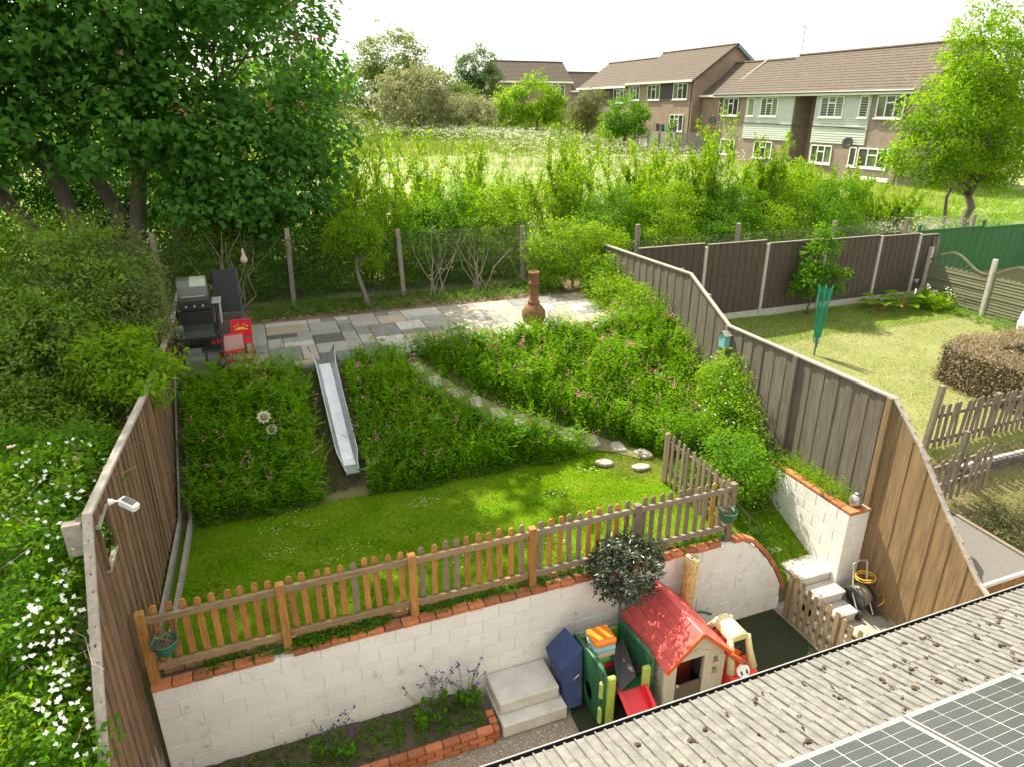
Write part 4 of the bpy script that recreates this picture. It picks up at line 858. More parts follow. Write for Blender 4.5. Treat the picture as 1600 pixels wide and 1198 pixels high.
# ------------------------------------------------------------------ own single-storey roof in the foreground, with solar panels
TILE = pm('weathered_concrete_tile', (.195, .19, .172), (.125, .121, .109), 9, .9, .5, rnd=.03, bscale=70, spots=((.17, .155, .12), 7, .64))
hx = thing('house_extension', (4, 2, 0), 'grey concrete tiled extension roof in the bottom right corner', 'roof')
PIT = R(20); EB, EZ = 3.69, 2.5; ux = Vector((0, -math.cos(PIT), math.sin(PIT)))
TW, TG = .19, .264
pr = [(-.0955, -.006), (-.095, .017), (-.082, .017), (-.074, .0), (-.049, .0), (-.010, .0), (-.003, .015), (.013, .015), (.020, .0), (.05, .0), (.080, .0), (.0955, -.005)]
m = MB(); vs = [(x, -TG * .62, z) for x, z in pr] + [(x, TG * .62, z + .015) for x, z in pr] + [(x, TG * .62, z - .001) for x, z in pr]; n = len(pr)
m.add(vs, [(k, k + 1, n + k + 1, n + k) for k in range(n - 1)] + [(n + k, n + k + 1, 2 * n + k + 1, 2 * n + k) for k in range(n - 1)])
tile_me = m.mesh('tile', TILE)
rest = []; count = 0
for r in range(15):
    for k in range(-24, 42):
        a = k * TW + (TW / 2 if r % 2 else 0) ; p = Vector((a, EB, EZ)) + ux * (r + .45) * TG
        u, v, d = proj(p); vis = -40 < u < 1640 and v < 1245 and d > 0
        under = p.y < 2.50 and 1.7 < a < 6.9
        loc = (a, p.y, p.z + .012 + random.uniform(-.002, .002))
        if vis and not under and count < 300:
            link('tile', tile_me, hx, loc, (-PIT, 0, random.gauss(0, .004))); count += 1
        else: rest.append(loc)
tv = np.array([v.co for v in tile_me.vertices]); tf = np.array([list(p.vertices) for p in tile_me.polygons])
Rm = np.array(Matrix.Rotation(-PIT, 3, 'X')); tv = tv @ Rm.T
V = (np.array(rest)[:, None, :] + tv[None]).reshape(-1, 3); F = (tf[None] + (np.arange(len(rest)) * len(tv))[:, None, None]).reshape(-1, 4)
o = link('tile_field', npmesh('tile_field', V, F, TILE), hx); o['kind'] = 'stuff'
m = MB(); q0, q1 = Vector((0, EB - .05, EZ - .02)), Vector((0, EB, EZ)) + ux * 15 * TG
m.add([(-4.8, q0.y, q0.z), (8.2, q0.y, q0.z), (8.2, q1.y, q1.z - .02), (-4.8, q1.y, q1.z - .02)], [(0, 1, 2, 3)]); solid(m.obj('roof_deck', pm('felt', (.05, .05, .05), rnd=0), hx), .05)
m = MB(); m.b2((-4.6, .2, 0), (8.0, 3.6, 2.42)); m.obj('wall', pm('render_wall', (.55, .52, .46), rnd=0), hx)
GUT = pm('black_gutter', (.02, .02, .02), rough=.4, rnd=0)
m = MB(); vs = [(x, EB + .055 + .055 * math.cos(t), EZ - .02 - .055 * math.sin(t)) for x in (-4.8, 8.3) for t in np.linspace(0, math.pi, 9)]
m.add(vs, [(k, k + 1, 9 + k + 1, 9 + k) for k in range(8)]); solid(m.obj('gutter', GUT, hx), .005)
MB().tube([(-4.8, EB + .112, EZ - .012), (8.3, EB + .112, EZ - .012)], .006, 6).obj('gutter_lip', pm('lip_grey', (.45, .45, .42), rough=.3, rnd=0), hx)
MB().b2((-4.8, EB - .03, EZ - .16), (8.3, EB - .004, EZ - .03)).obj('fascia', GUT, hx)
# moss tufts growing on the tiles
MOSS = pm('moss', (.05, .036, .02), (.09, .068, .036), 40, 1, .8, rnd=.25); mosses = []
for vn in range(5):
    rr = random.Random(vn); mb = MB()
    for q in range(3):
        c = (rr.gauss(0, .02), rr.gauss(0, .013), .006); rad = rr.uniform(.011, .022)
        mb.lathe([(rad, 0), (rad * rr.uniform(.8, 1.05), rad * .4), (rad * .5, rad * .75), (0, rad * .8)], c, 7)
    mosses.append(mb.mesh('moss_tuft', MOSS, True))
for k in range(110):
    a, s = random.uniform(.9, 7.6), random.random() ** .8 * 1.5 + .05
    p = Vector((a, EB, EZ)) + ux * s
    if p.y < 2.66 and a > 3.0: continue
    link('moss_tuft', random.choice(mosses), hx, (p.x, p.y, p.z + .028), (-PIT, 0, random.uniform(0, 6)), (random.uniform(.5, 1.2),) * 3)
CELL = pm('solar_cell', (.045, .053, .048), (.034, .040, .037), 3, .22, rnd=.06, spec=.6); BACK = pm('panel_backing', (.62, .63, .58), rough=.25, rnd=0); FRM = pm('panel_frame', (.62, .60, .52), metal=.6, rough=.4, rnd=0)
names = ['leftmost solar panel, only its upper corner reaching the picture', 'solar panel at the bottom edge left of the dark joint', 'solar panel right of the dark joint', 'solar panel at the right edge of the picture']
for i, a0 in enumerate((1.83, 3.06, 4.295, 5.525)):
    sp_ = thing('solar_module', (a0 + .6, 2.0, 3.2), names[i], 'solar panel', 'solar panels on the foreground roof')
    base = Vector((a0, 2.61, 2.6 + (3.8 - 2.61) * math.tan(PIT))); W, Lp = 1.205, 1.75
    def onp(x, s, h): return base + Vector((x, 0, 0)) + ux * s + Vector((0, math.sin(PIT), math.cos(PIT))) * h
    c = onp(W / 2, Lp / 2, -.012); box('backing', c, (W - .01, Lp - .01, .02), BACK, sp_, rot=(-PIT, 0, 0), ch=0)
    for s in (0, Lp): box('frame', onp(W / 2, s, -.008), (W, .022, .036), FRM, sp_, rot=(-PIT, 0, 0), ch=.002)
    for x in (.006, W - .006): box('frame', onp(x, Lp / 2, -.008), (.014, Lp - .03, .036), FRM, sp_, rot=(-PIT, 0, 0), ch=.002)
    for cx_ in range(5):
        for ry in range(18):
            if i == 0 and ry > 9: continue
            w = .222 if cx_ != 2 else .218
            box('solar_cell', onp(.02 + (cx_ + .5) * .2325, .022 + (ry + .5) * .0951, .0), (w, .0855, .006), CELL, sp_, rot=(-PIT, 0, 0), ch=0)

# ------------------------------------------------------------------ neighbour's felt-roofed log store by the fence
ls = thing('garden_shed', (9.2, 5.4, 0), 'low shed with a flat grey felt roof just beyond the tall fence', 'shed')
FELT = pm('grey_felt', (.15, .143, .125), (.095, .09, .08), 60, .95, .7, rnd=0)
MB().box((9.21, 5.52, 1.475), (1.10, 1.5, .05), Matrix.Rotation(R(2), 3, 'X')).obj('roof', FELT, ls)
MB().box((9.79, 5.52, 1.48), (.06, 1.56, .10), Matrix.Rotation(R(2), 3, 'X')).obj('barge_board', pm('barge_wood', (.20, .16, .11), (.14, .11, .08), 6, .85, .3, stretch=(4, .6, 4), rnd=0), ls)
MB().box((9.22, 4.755, 1.445), (1.2, .03, .06)).obj('white_trim', WP, ls)
OW = pm('orange_wood', (.40, .17, .045), (.31, .125, .03), 6, .7, .2, rnd=.15)
for k in range(10): box('plank', (9.75, 4.84 + k * .145, .72), (.02, .14, 1.4), OW, ls); 
for k in range(8): box('plank', (8.72 + k * .142, 4.79, .72), (.137, .02, 1.36), OW, ls)
MB().b2((8.7, 4.81, 0), (9.735, 6.2, 1.42)).obj('carcass', OLDW, ls)
bw = thing('brick_wall', (12.4, 6.6, 1.2), 'low dark brick wall below the neighbouring picket fence', 'wall')
for r in range(5):
    for k in range(14): box('brick', (11.1 + k * .225 + (.11 if r % 2 else 0), 6.95, 1.32 + r * .078), (.215, .1, .068), pm('dark_brick', (.10, .075, .055), (.15, .125, .1), 10, .9, .4, rnd=.3), bw, ch=.006)
MB().b2((11.0, 6.965, 1.2), (14.2, 7.02, 1.69)).obj('core', MORT, bw)
bs = thing('bulk_bag', (18.05, 10.5, 2.05), 'white woven bulk bag standing at the right edge of the neighbouring lawn', 'bag')
MB().lathe([(.40, 0), (.44, .05), (.46, .35), (.42, .6), (.34, .8), (.22, .92), (.08, .97), (0, .98)], (18.08, 10.5, 2.05), 16).obj('sack', pm('white_woven', (.62, .63, .6), (.52, .53, .5), 7, .8, .6, rnd=0), bs, True)
for s in (-1, 1): MB().tube([(18.08 + s * .25, 10.5, 2.82), (18.08 + s * .3, 10.45, 2.98), (18.08 + s * .12, 10.4, 2.9)], .02, 6).obj('strap', WP, bs, True)
lo_ = tag(MB().tube(wig((20.6, 17.6, 3.0), (22.2, 17.4, 3.15), 4, .04), [.09, .08, .06, .05, .03], 7).obj('fallen_branch', OLDW, None, True), 'grey fallen branch lying among the cow parsley behind the green fence', 'branch')
lo_ = tag(MB().tube([(19.6, 24.5, 2.98), (21.4, 24.2, 3.02)], .14, 8).obj('log', OLDW, None, True), 'cut log lying on the grass in front of the flats', 'log')

# ------------------------------------------------------------------ houses beyond the field
def brickmat(name, c1, c2, mort, sx=4.4):
    m, nt, N, L, B = _base(name); MATS[name] = m
    g = N.new('ShaderNodeNewGeometry'); sp = N.new('ShaderNodeSeparateXYZ'); cb_ = N.new('ShaderNodeCombineXYZ'); ad = N.new('ShaderNodeMath')
    L.new(g.outputs['Position'], sp.inputs[0]); L.new(sp.outputs[0], ad.inputs[0]); L.new(sp.outputs[1], ad.inputs[1]); L.new(ad.outputs[0], cb_.inputs[0]); L.new(sp.outputs[2], cb_.inputs[1])
    br = N.new('ShaderNodeTexBrick'); br.inputs['Color1'].default_value = (*c1, 1); br.inputs['Color2'].default_value = (*c2, 1); br.inputs['Mortar'].default_value = (*mort, 1)
    br.inputs['Scale'].default_value = 1; br.inputs['Brick Width'].default_value = .225; br.inputs['Row Height'].default_value = .075; br.inputs['Mortar Size'].default_value = .008; L.new(cb_.outputs[0], br.inputs['Vector'])
    no = N.new('ShaderNodeTexNoise'); no.inputs['Scale'].default_value = 1.3; no.inputs['Detail'].default_value = 6; L.new(g.outputs['Position'], no.inputs['Vector'])
    mx = N.new('ShaderNodeMix'); mx.data_type = 'RGBA'; mx.blend_type = 'MULTIPLY'; mx.inputs[0].default_value = .6; L.new(br.outputs[0], mx.inputs[6]); L.new(no.outputs['Color'], mx.inputs[7]) if False else None
    hs = N.new('ShaderNodeHueSaturation'); mr = N.new('ShaderNodeMapRange'); mr.inputs[3].default_value = .65; mr.inputs[4].default_value = 1.35; L.new(no.outputs['Fac'], mr.inputs[0]); L.new(mr.outputs[0], hs.inputs['Value']); L.new(br.outputs[0], hs.inputs['Color'])
    L.new(hs.outputs[0], B.inputs['Base Color']); B.inputs['Roughness'].default_value = .9
    return m
HB = brickmat('flat_brick', (.27, .20, .15), (.18, .135, .11), (.24, .22, .2)); HB2 = brickmat('brown_brick', (.29, .19, .12), (.20, .14, .10), (.27, .24, .2))
CLAD = pm('pale_green_cladding', (.43, .485, .425), (.40, .45, .395), 3, .6, rnd=.03); UPVC = flat('window_white', (.80, .80, .77), .4); GLASS = pm('window_glass', (.05, .065, .055), (.025, .03, .025), .9, .08, rnd=.3, spec=.8)
GLASSG = pm('curtain_glass', (.16, .24, .10), (.06, .09, .05), .6, .12, rnd=.2); RTILE = pm('brown_roof_tile', (.105, .082, .057), (.062, .05, .037), 5, .9, .4, rnd=.03, spots=((.16, .13, .085), 3.5, .58)); DCLAD = pm('dark_boarding', (.045, .035, .03), (.035, .028, .024), 6, .7, rnd=0)
def window(par, plane, b0, b1, z0, z1, n=3, ax='x', glass=None, sgn=-1):
    """window on a wall facing -ax: frame with n lights, each pane a piece of its own"""
    G = glass or GLASS; t = .07
    def bx(lo, hi, d0, d1): 
        return ((plane + sgn * d1, lo[0], lo[1]), (plane + sgn * d0, hi[0], hi[1])) if ax == 'x' else ((lo[0], plane + sgn * d1, lo[1]), (hi[0], plane + sgn * d0, hi[1]))
    m = MB(); 
    def a(lo, hi, d0, d1):
        p, q = bx(lo, hi, d0, d1); m.b2([min(x, y) for x, y in zip(p, q)], [max(x, y) for x, y in zip(p, q)])
    a((b0, z0), (b1, z0 + t), 0, .06); a((b0, z1 - t), (b1, z1), 0, .06)
    w = (b1 - b0) / n
    for k in range(n + 1): a((b0 + k * w - t / 2, z0 + t), (b0 + k * w + t / 2, z1 - t), 0, .06)
    if n == 3: a((b0 + w + t / 2, z1 - .45), (b0 + 2 * w - t / 2, z1 - .45 + t), 0, .05)
    a((b0 - .1, z0 - .09), (b1 + .1, z0 - .001), 0, .12)
    o = m.obj('window', UPVC, par)
    for k in range(n):
        p, q = bx((b0 + k * w + t / 2, z0 + t), (b0 + (k + 1) * w - t / 2, z1 - t), .0, .02)
        MB().b2([min(x, y) for x, y in zip(p, q)], [max(x, y) for x, y in zip(p, q)]).obj('pane', G if (k + int(b0)) % 3 else GLASSG, o)
def pitched(par, x0, x1, y0, y1, ze, zr, along='y', oh=.35, name='roof', mat=None, ridge=None):
    """tiled roof, ridge along y (or x), built of overlapping courses"""
    m = MB(); c = ridge if ridge is not None else ((x0 + x1) / 2 if along == 'y' else (y0 + y1) / 2)
    lo, hi = (x0, x1) if along == 'y' else (y0, y1)
    e0, e1 = (y0, y1) if along == 'y' else (x0, x1)
    for s, edge in ((-1, lo), (1, hi)):
        run = abs(c - edge) + oh; rise = (zr - ze) * run / abs(c - edge); L = math.hypot(run, rise); n = int(L / .33); 
        for k in range(n):
            t0, t1 = k / n, min(1.0, (k + 1.12) / n)
            pa = edge + s * oh - s * run * t0; za = zr - rise + rise * t0 + .045; pb = edge + s * oh - s * run * t1; zb = zr - rise + rise * t1 + .008
            q = [(pa, e0, za), (pa, e1, za), (pb, e1, zb), (pb, e0, zb), (pa, e0, za - .045), (pa, e1, za - .045)]
            if along == 'x': vs = [(u_, p_, z_) for p_, u_, z_ in q]
            else: vs = [(p_, u_, z_) for p_, u_, z_ in q]
            m.add(vs, [(0, 1, 2, 3), (0, 1, 5, 4)])
    r = m.obj(name, mat or RTILE, par)
    nrid = int((e1 - e0) / .45); mm = MB()
    pts = [(c, e0, zr + .04), (c, e1, zr + .04)] if along == 'y' else [(e0, c, zr + .04), (e1, c, zr + .04)]
    mm.tube(pts, .11, 8); mm.obj('ridge_tiles', mat or RTILE, r)
    return r
def cladding(par, plane, b0, b1, z0, z1, mat, name='cladding'):
    m = MB(); z = z0
    while z < z1 - .01:
        h = min(.15, z1 - z); m.add([(plane - .075, b0, z), (plane - .075, b1, z), (plane - .05, b1, z + h), (plane - .05, b0, z + h), (plane + .02, b0, z), (plane + .02, b1, z), (plane + .02, b1, z + h), (plane + .02, b0, z + h)], [(0, 1, 2, 3), (0, 1, 5, 4), (0, 3, 7, 4), (1, 2, 6, 5)]); z += .15
    return m.obj(name, mat, par)
A1 = 36.8
h1 = thing('block_of_flats', (A1, 40, 3), 'brown brick block of flats with pale green boarding and a long tiled roof', 'building')
for lo, hi in [((A1, 31.3), (A1 + 8.2, 38.9)), ((A1, 40.85), (A1 + 8.2, 49.4)), ((A1 + 1.5, 38.9), (A1 + 8.2, 40.85))]:
    m = MB(); m.b2((lo[0], lo[1], 2.2), (hi[0], hi[1], 8.35)); m.obj('wall', HB, h1)
MB().prism([(A1, 8.35), (A1 + 8.2, 8.35), (A1 + 4.1, 11.0)], 'y', 31.32, 31.6).obj('gable', HB, h1); MB().prism([(A1, 8.35), (A1 + 8.2, 8.35), (A1 + 4.1, 11.0)], 'y', 49.1, 49.38).obj('gable', HB, h1)
pitched(h1, A1, A1 + 8.2, 31.1, 45.6, 8.42, 11.05); pitched(h1, A1, A1 + 8.2, 45.6, 49.6, 8.42, 10.85, name='lower_roof')
cladding(h1, A1, 34.3, 38.85, 5.25, 8.3, CLAD); cladding(h1, A1, 40.9, 46.0, 5.25, 8.3, CLAD)
MB().b2((A1 - .42, 31.1, 8.16), (A1 - .36, 49.6, 8.36)).obj('fascia', flat('fascia_white', (.62, .64, .58)), h1); MB().tube([(A1 - .46, 31.1, 8.36), (A1 - .46, 49.6, 8.36)], .06, 6).obj('gutter', GUT, h1)
for b in (31.55, 49.1): MB().tube([(A1 - .1, b, 8.3), (A1 - .1, b, 2.7)], .05, 6).obj('downpipe', GUT, h1)
for b0, b1, n in [(31.9, 33.8, 3), (34.45, 35.1, 1), (36.45, 38.35, 3), (42.5, 44.25, 3), (45.0, 45.7, 1), (46.9, 48.65, 3)]: window(h1, A1 - .05, b0, b1, 6.86, 8.12, n)
for b0, b1, n in [(32.4, 34.6, 3), (34.8, 35.3, 1), (36.85, 38.65, 3), (42.6, 44.5, 3), (46.9, 48.6, 3)]: window(h1, A1 - .02, b0, b1, 3.95, 5.1, n)
MB().b2((A1 - .28, 31.86, 3.2), (A1 - .005, 34.9, 3.42)).obj('sill_band', UPVC, h1)
MB().tube([(A1 - .1, 34.4, 6.2), (A1 - .1, 38.8, 6.3), (A1 + .4, 39.8, 6.2), (A1 - .1, 40.95, 6.3), (A1 - .1, 46, 6.35)], .03, 5).obj('cable', GUT, h1)
MB().tube([(40.9, 45.5, 10.9), (40.9, 45.5, 13.0)], .03, 6).obj('aerial_mast', pm('aerial_grey', (.25, .25, .25), metal=.5, rnd=0), h1)
m = MB(); m.tube([(40.7, 45.1, 12.95), (41.1, 46.0, 13.1)], .02, 5)
for k in range(5): p = Vector((40.7, 45.1, 12.95)).lerp(Vector((41.1, 46, 13.1)), k / 4); m.tube([p + Vector((-.2, .09, 0)), p + Vector((.2, -.09, 0))], .012, 4)
m.obj('aerial', MATS['aerial_grey'], h1)
def dish(par, x, y, z):
    d = MB().lathe([(.0, .0), (.2, .03), (.33, .09), (.34, .1), (.2, .045), (0, .015)], (x - .35, y, z), 18, Matrix.Rotation(R(-75), 3, 'Y') @ Matrix.Rotation(R(25), 3, 'X')).obj('satellite_dish', pm('dish_grey', (.07, .07, .065), rough=.5, rnd=0), par, True)
    MB().tube([(x, y, z - .1), (x - .3, y, z)], .025, 6).obj('dish_arm', MATS['dish_grey'], d)
dish(h1, A1, 35.3, 5.35)
lk = thing('link_building', (41.2, 53.5, 3.4), 'set-back link building with a low tiled roof between the two terraces', 'building')
MB().b2((41.2, 49.42, 2.4), (48, 57.9, 8.5)).obj('wall', HB2, lk); pitched(lk, 41.2, 48, 49.45, 57.95, 8.55, 11.2)
window(lk, 41.2, 51.0, 53.2, 6.7, 8.2, 2, glass=pm('teal_curtain', (.12, .3, .28), rough=.15, rnd=0)); window(lk, 41.2, 51.2, 53.0, 3.9, 5.2, 2); dish(lk, 41.2, 55.6, 6.4); MB().b2((40.8, 49.45, 8.3), (40.86, 57.9, 8.48)).obj('fascia', MATS['fascia_white'], lk)
A2 = 40.2
h2 = thing('terraced_house', (A2, 66, 4), 'brown brick terrace with white windows behind the washing line', 'house')
MB().b2((A2, 58, 3.2), (A2 + 8.4, 70, 9.85)).obj('wall', HB2, h2); MB().prism([(A2, 9.85), (A2 + 8.4, 9.85), (A2 + 4.2, 12.75)], 'y', 58.0, 58.3).obj('gable', HB2, h2)
pitched(h2, A2, A2 + 8.4, 57.8, 70.2, 9.9, 12.8)
MB().box((A2 + 6.3, 57.72, 11.35), (5.2, .1, .28), Matrix.Rotation(math.atan2(2.9, 4.2), 3, 'Y')).obj('barge_board', pm('blue_grey_lead', (.18, .26, .29), rnd=0), h2)
MB().box((A2 + 2.1, 57.72, 11.35), (5.2, .1, .2), Matrix.Rotation(-math.atan2(2.9, 4.2), 3, 'Y')).obj('barge_board', RTILE, h2)
MB().b2((A2 - .42, 57.8, 9.62), (A2 - .36, 70, 9.84)).obj('fascia', MATS['fascia_white'], h2); MB().tube([(A2 - .1, 58.15, 9.7), (A2 - .1, 58.15, 3.5)], .05, 6).obj('downpipe', GUT, h2)
for b0, b1 in ((58.9, 61.2), (63.6, 65.9), (67.5, 69.4)): window(h2, A2 - .02, b0, b1, 8.15, 9.55, 3)
cladding(h2, A2 - .02, 61.35, 63.5, 8.1, 9.6, DCLAD, 'dark_panel'); window(h2, A2 - .02, 59.2, 61.4, 5.3, 6.8, 3)
h2b = thing('terraced_house', (A2, 76, 4), 'further brick terrace house partly hidden by the round bushes', 'house')
MB().b2((A2 + .1, 70.02, 3.5), (A2 + 8.3, 82, 9.6)).obj('wall', HB, h2b); pitched(h2b, A2 + .1, A2 + 8.3, 70.25, 82.2, 9.65, 12.4)
MB().b2((A2 - .32, 70.1, 9.38), (A2 - .26, 82, 9.6)).obj('fascia', UPVC, h2b); window(h2b, A2 + .08, 71, 73.2, 7.9, 9.3, 3); window(h2b, A2 + .08, 76, 78, 7.9, 9.3, 3); cladding(h2b, A2 + .1, 73.4, 75.8, 7.8, 9.3, DCLAD, 'dark_panel'); window(h2b, A2 + .08, 79, 81, 7.9, 9.3, 3)
h3 = thing('detached_house', (46, 112, 6), 'far brick house with a plain gable seen above the field hedge', 'house')
MB().b2((40.2, 110, 4), (52.6, 118, 11.3)).obj('wall', HB2, h3)
MB().prism([(110, 11.3), (118, 11.3), (114, 14.3)], 'x', 40.25, 40.6).obj('gable', HB2, h3)
pitched(h3, 40, 52.8, 110, 118, 11.35, 14.35, along='x'); MB().b2((40, 109.6, 11.05), (52.8, 109.66, 11.3)).obj('fascia', UPVC, h3)
window(h3, 110, 48.8, 51.4, 8.9, 10.8, 3, ax='y'); m = MB(); m.b2((46.5, 109.93, 5), (51.8, 110.02, 8.4)); m.obj('dark_panel', DCLAD, h3); window(h3, 110, 42.5, 45, 8.9, 10.6, 3, ax='y')
h4 = thing('link_building', (57, 114, 6), 'lower tiled wing joining the far house to the terrace', 'building')
MB().b2((52.65, 111, 4), (63, 117, 10.0)).obj('wall', HB, h4); pitched(h4, 52.7, 63, 111, 117, 10.05, 12.9, along='x'); MB().b2((52.7, 110.6, 9.75), (63, 110.66, 10.0)).obj('fascia', UPVC, h4); window(h4, 111, 56, 58, 7.6, 9.2, 2, ax='y')
# yard fences and washing
YF = pm('yard_fence_wood', (.27, .25, .21), (.19, .175, .15), 5, .9, .3, stretch=(5, 5, .6), rnd=.1)
def yard(pts, z, h, label, step=.18):
    f = thing('yard_fence', (*pts[0], z), label, 'fence'); m = MB()
    for (x0, y0), (x1, y1) in zip(pts, pts[1:]):
        L = math.hypot(x1 - x0, y1 - y0); n = int(L / step); an = math.atan2(y1 - y0, x1 - x0)
        for k in range(n): t = (k + .5) / n; m.box((x0 + (x1 - x0) * t, y0 + (y1 - y0) * t, z + h / 2), (step * .9, .03, h * random.uniform(.97, 1.03)), Matrix.Rotation(an, 3, 'Z'))
        for k in range(int(L / 1.9) + 1): t = min(1, k * 1.9 / L); box('post', (x0 + (x1 - x0) * t - .06, y0 + (y1 - y0) * t, z + h / 2 + .05), (.12, .12, h + .1), YF, f)
    o = m.obj('palings', YF, f); o['kind'] = 'stuff'
yard([(34.6, 58), (34.4, 51.5), (36.5, 49.9)], 3.6, 1.9, 'grey wooden yard fence below the washing line')
yard([(43, 101), (49.5, 100), (55, 99.5)], 5.6, 1.5, 'far grey yard fence in front of the distant house')
wl_ = thing('washing_line', (36.5, 56, 5), 'washing line with dark clothes hung behind the yard fence', 'washing line')
MB().tube([(36.2, 58, 6.15), (36.3, 56, 5.98), (36.4, 54, 6.1)], .012, 5).obj('line', GUT, wl_)
for y in (58, 54): MB().tube([(36.3, y, 3.2), (36.3, y, 6.2)], .04, 6).obj('pole', MATS['aerial_grey'], wl_)
for i, (y, w, h, c) in enumerate([(57.4, .6, .9, (.02, .02, .025)), (56.6, .55, .8, (.03, .02, .03)), (56.0, .4, .75, (.02, .30, .16)), (55.4, .5, .7, (.03, .03, .03)), (54.7, .55, 1.0, (.025, .02, .02))]):
    zt = 6.02 + .05 * abs(i - 2); g_ = tag(MB().add([(36.3, y - w / 2, zt), (36.3, y + w / 2, zt), (36.35, y + w * .6, zt - h * .5), (36.25, y + w * .45, zt - h), (36.38, y - w * .4, zt - h * .95), (36.3, y - w * .55, zt - h * .4)], [(0, 1, 2, 3, 4, 5)]).obj('garment', flat('cloth%d' % i, c, .9)), ['black garment at the left end of the washing line', 'dark plum garment next to the green one on the washing line', 'green garment in the middle of the washing line', 'black garment right of the green one on the washing line', 'long black garment at the right end of the washing line'][i], 'garment', 'clothes on the washing line'); solid(g_, .02)

# ------------------------------------------------------------------ vegetation
BARK = pm('grey_bark', (.19, .165, .135), (.11, .095, .078), 8, .95, .6, stretch=(3, 3, .7), rnd=.15)
L_SYC = lm('sycamore_leaf', (.036, .13, .018), (.10, .255, .034), .5, spec=.3)
L_EVG = lm('evergreen_leaf', (.05, .13, .008), (.17, .28, .02), .38, rough=.45, spec=.3)
L_YEL = lm('bright_leaf', (.065, .17, .005), (.20, .34, .012), .52)
L_MID = lm('mid_leaf', (.036, .13, .006), (.12, .27, .014), .5)
L_BANK = lm('campion_leaf', (.055, .19, .004), (.19, .38, .009), .52, spec=.08)
L_FAR = lm('far_leaf', (.065, .13, .02), (.14, .20, .035), .4)
L_HAW = lm('hawthorn_leaf', (.12, .15, .05), (.26, .27, .14), .35)
L_BAY = lm('bay_leaf', (.018, .03, .014), (.05, .07, .035), .15, rough=.35, spec=.5)
L_HEDGE = lm('brown_hedge_leaf', (.16, .13, .07), (.34, .285, .175), .3)
L_GRASS = lm('lawn_blade', (.075, .185, .003), (.16, .31, .007), .5, rough=.9, spec=.02)
L_DRY = lm('dry_blade', (.19, .21, .055), (.33, .30, .12), .4)
L_FIELD = lm('field_blade', (.13, .22, .025), (.26, .30, .08), .5)
L_ASH = lm('ash_leaf', (.065, .18, .005), (.20, .345, .014), .52)
F_PARS = lm('parsley_umbel', (.50, .53, .36), (.64, .66, .52), .35); F_WHITE = lm('white_petal', (.72, .73, .66), (.82, .82, .78), .3); F_PINK = lm('pink_petal', (.60, .12, .30), (.72, .25, .42), .3); F_PURP = lm('purple_petal', (.09, .05, .20), (.16, .09, .28), .2)
F_LIT = lm('dead_leaf', (.17, .12, .06), (.32, .25, .15), .2)
def foliage(name, VF, mat, parent=None):
    o = link(name, npmesh(name, VF[0], VF[1], mat), parent)
    if name in ('flowers', 'seed_keys', 'blossom', 'white_flowers', 'bloom'): o['kind'] = 'stuff'
    return o
def tree(name, base, label, cat, blobs, leaf, l, w, lai, per=26, T=T_DIA, r0=.12, fork=None, clump=.45, shell=.5, group=None, up=.5, ntip=None):
    t = thing(name, base, label, cat, group)
    tips = [Vector(c) + Vector((random.gauss(0, .3) * r[0], random.gauss(0, .3) * r[1], random.uniform(-.2, .5) * r[2])) for c, r in blobs for _ in range(ntip or 2)]
    fk = fork or (base[0], base[1], base[2] + (blobs[0][0][2] - base[2]) * .45)
    limbs(base, tips, r0, fk).obj('trunk', BARK, t, True)
    foliage('crown', crown(blobs, lai, l, w, T, clump, per, up, shell), leaf, t); return t

# big sycamore behind the left fence
sy = thing('sycamore_tree', (-3, 19.6, 3.1), 'huge dark green sycamore with several grey stems filling the upper left', 'tree')
SB = [((-5.0, 20.8, 11.8), (6.6, 5.4, 4.6)), ((.0, 19.2, 8.6), (3.0, 3.0, 3.3)), ((-.2, 18.4, 6.3), (2.2, 2.0, 1.7)), ((-6.4, 18.4, 9.2), (3.4, 2.8, 2.6)), ((-2.4, 17.8, 9.9), (3.0, 2.4, 2.5)), ((-9.2, 20, 8.3), (3, 3, 3)), ((-3.4, 18.2, 7.9), (1.8, 1.4, .8)), ((-6.3, 17.6, 6.6), (1.9, 1.4, 1.3)), ((.6, 19.4, 10.9), (2.1, 2.0, 2.1)), ((-4.4, 17.4, 7.5), (2.2, 1.2, 1.0)), ((-7.5, 17.4, 6.9), (1.8, 1.2, 1.4)), ((-1.6, 17.3, 7.2), (1.5, 1.2, 1.2)), ((.6, 18.0, 5.5), (1.5, 1.3, .9)), ((-.9, 17.6, 5.4), (1.1, .9, .6)), ((-3.0, 17.2, 6.7), (1.5, .9, .6)), ((-5.6, 17.2, 6.4), (1.6, .9, .6)), ((1.4, 18.3, 6.6), (1.4, 1.3, 1.2))]
SB2 = [((-4.8, 19.2, 16.2), (4.9, 4.4, 3.4)), ((-3.2, 18.8, 14.0), (3.7, 3.2, 2.6)), ((-4.0, 19.0, 12.6), (4.2, 3.6, 2.6))]
for bx_, tx in (((-3.55, 19.4, 3.0), (-4.6, 19.5, 9)), ((-3.1, 19.9, 3.0), (-3.6, 20, 9.4)), ((-2.6, 19.5, 3.0), (-2.2, 19.8, 9.2)), ((-3.9, 19.7, 3.0), (-6.3, 19.6, 7.6)), ((-2.3, 19.8, 3.0), (.2, 19.4, 7.4))):
    limbs(bx_, [Vector(tx) + Vector((random.gauss(0, 1.6), random.gauss(0, 1), random.uniform(.3, 2.5))) for _ in range(4)], .2, Vector(bx_).lerp(Vector(tx), .62)).obj('trunk', BARK, sy, True)
foliage('crown', crown(SB, 2.5, .16, .16, T_LOBE, .5, 24, .7, .42, .2), L_SYC, sy)
foliage('upper_crown', crown(SB2, 3.0, .30, .30, T_DIA, .6, 20, .7, .3, .2), L_SYC, sy)
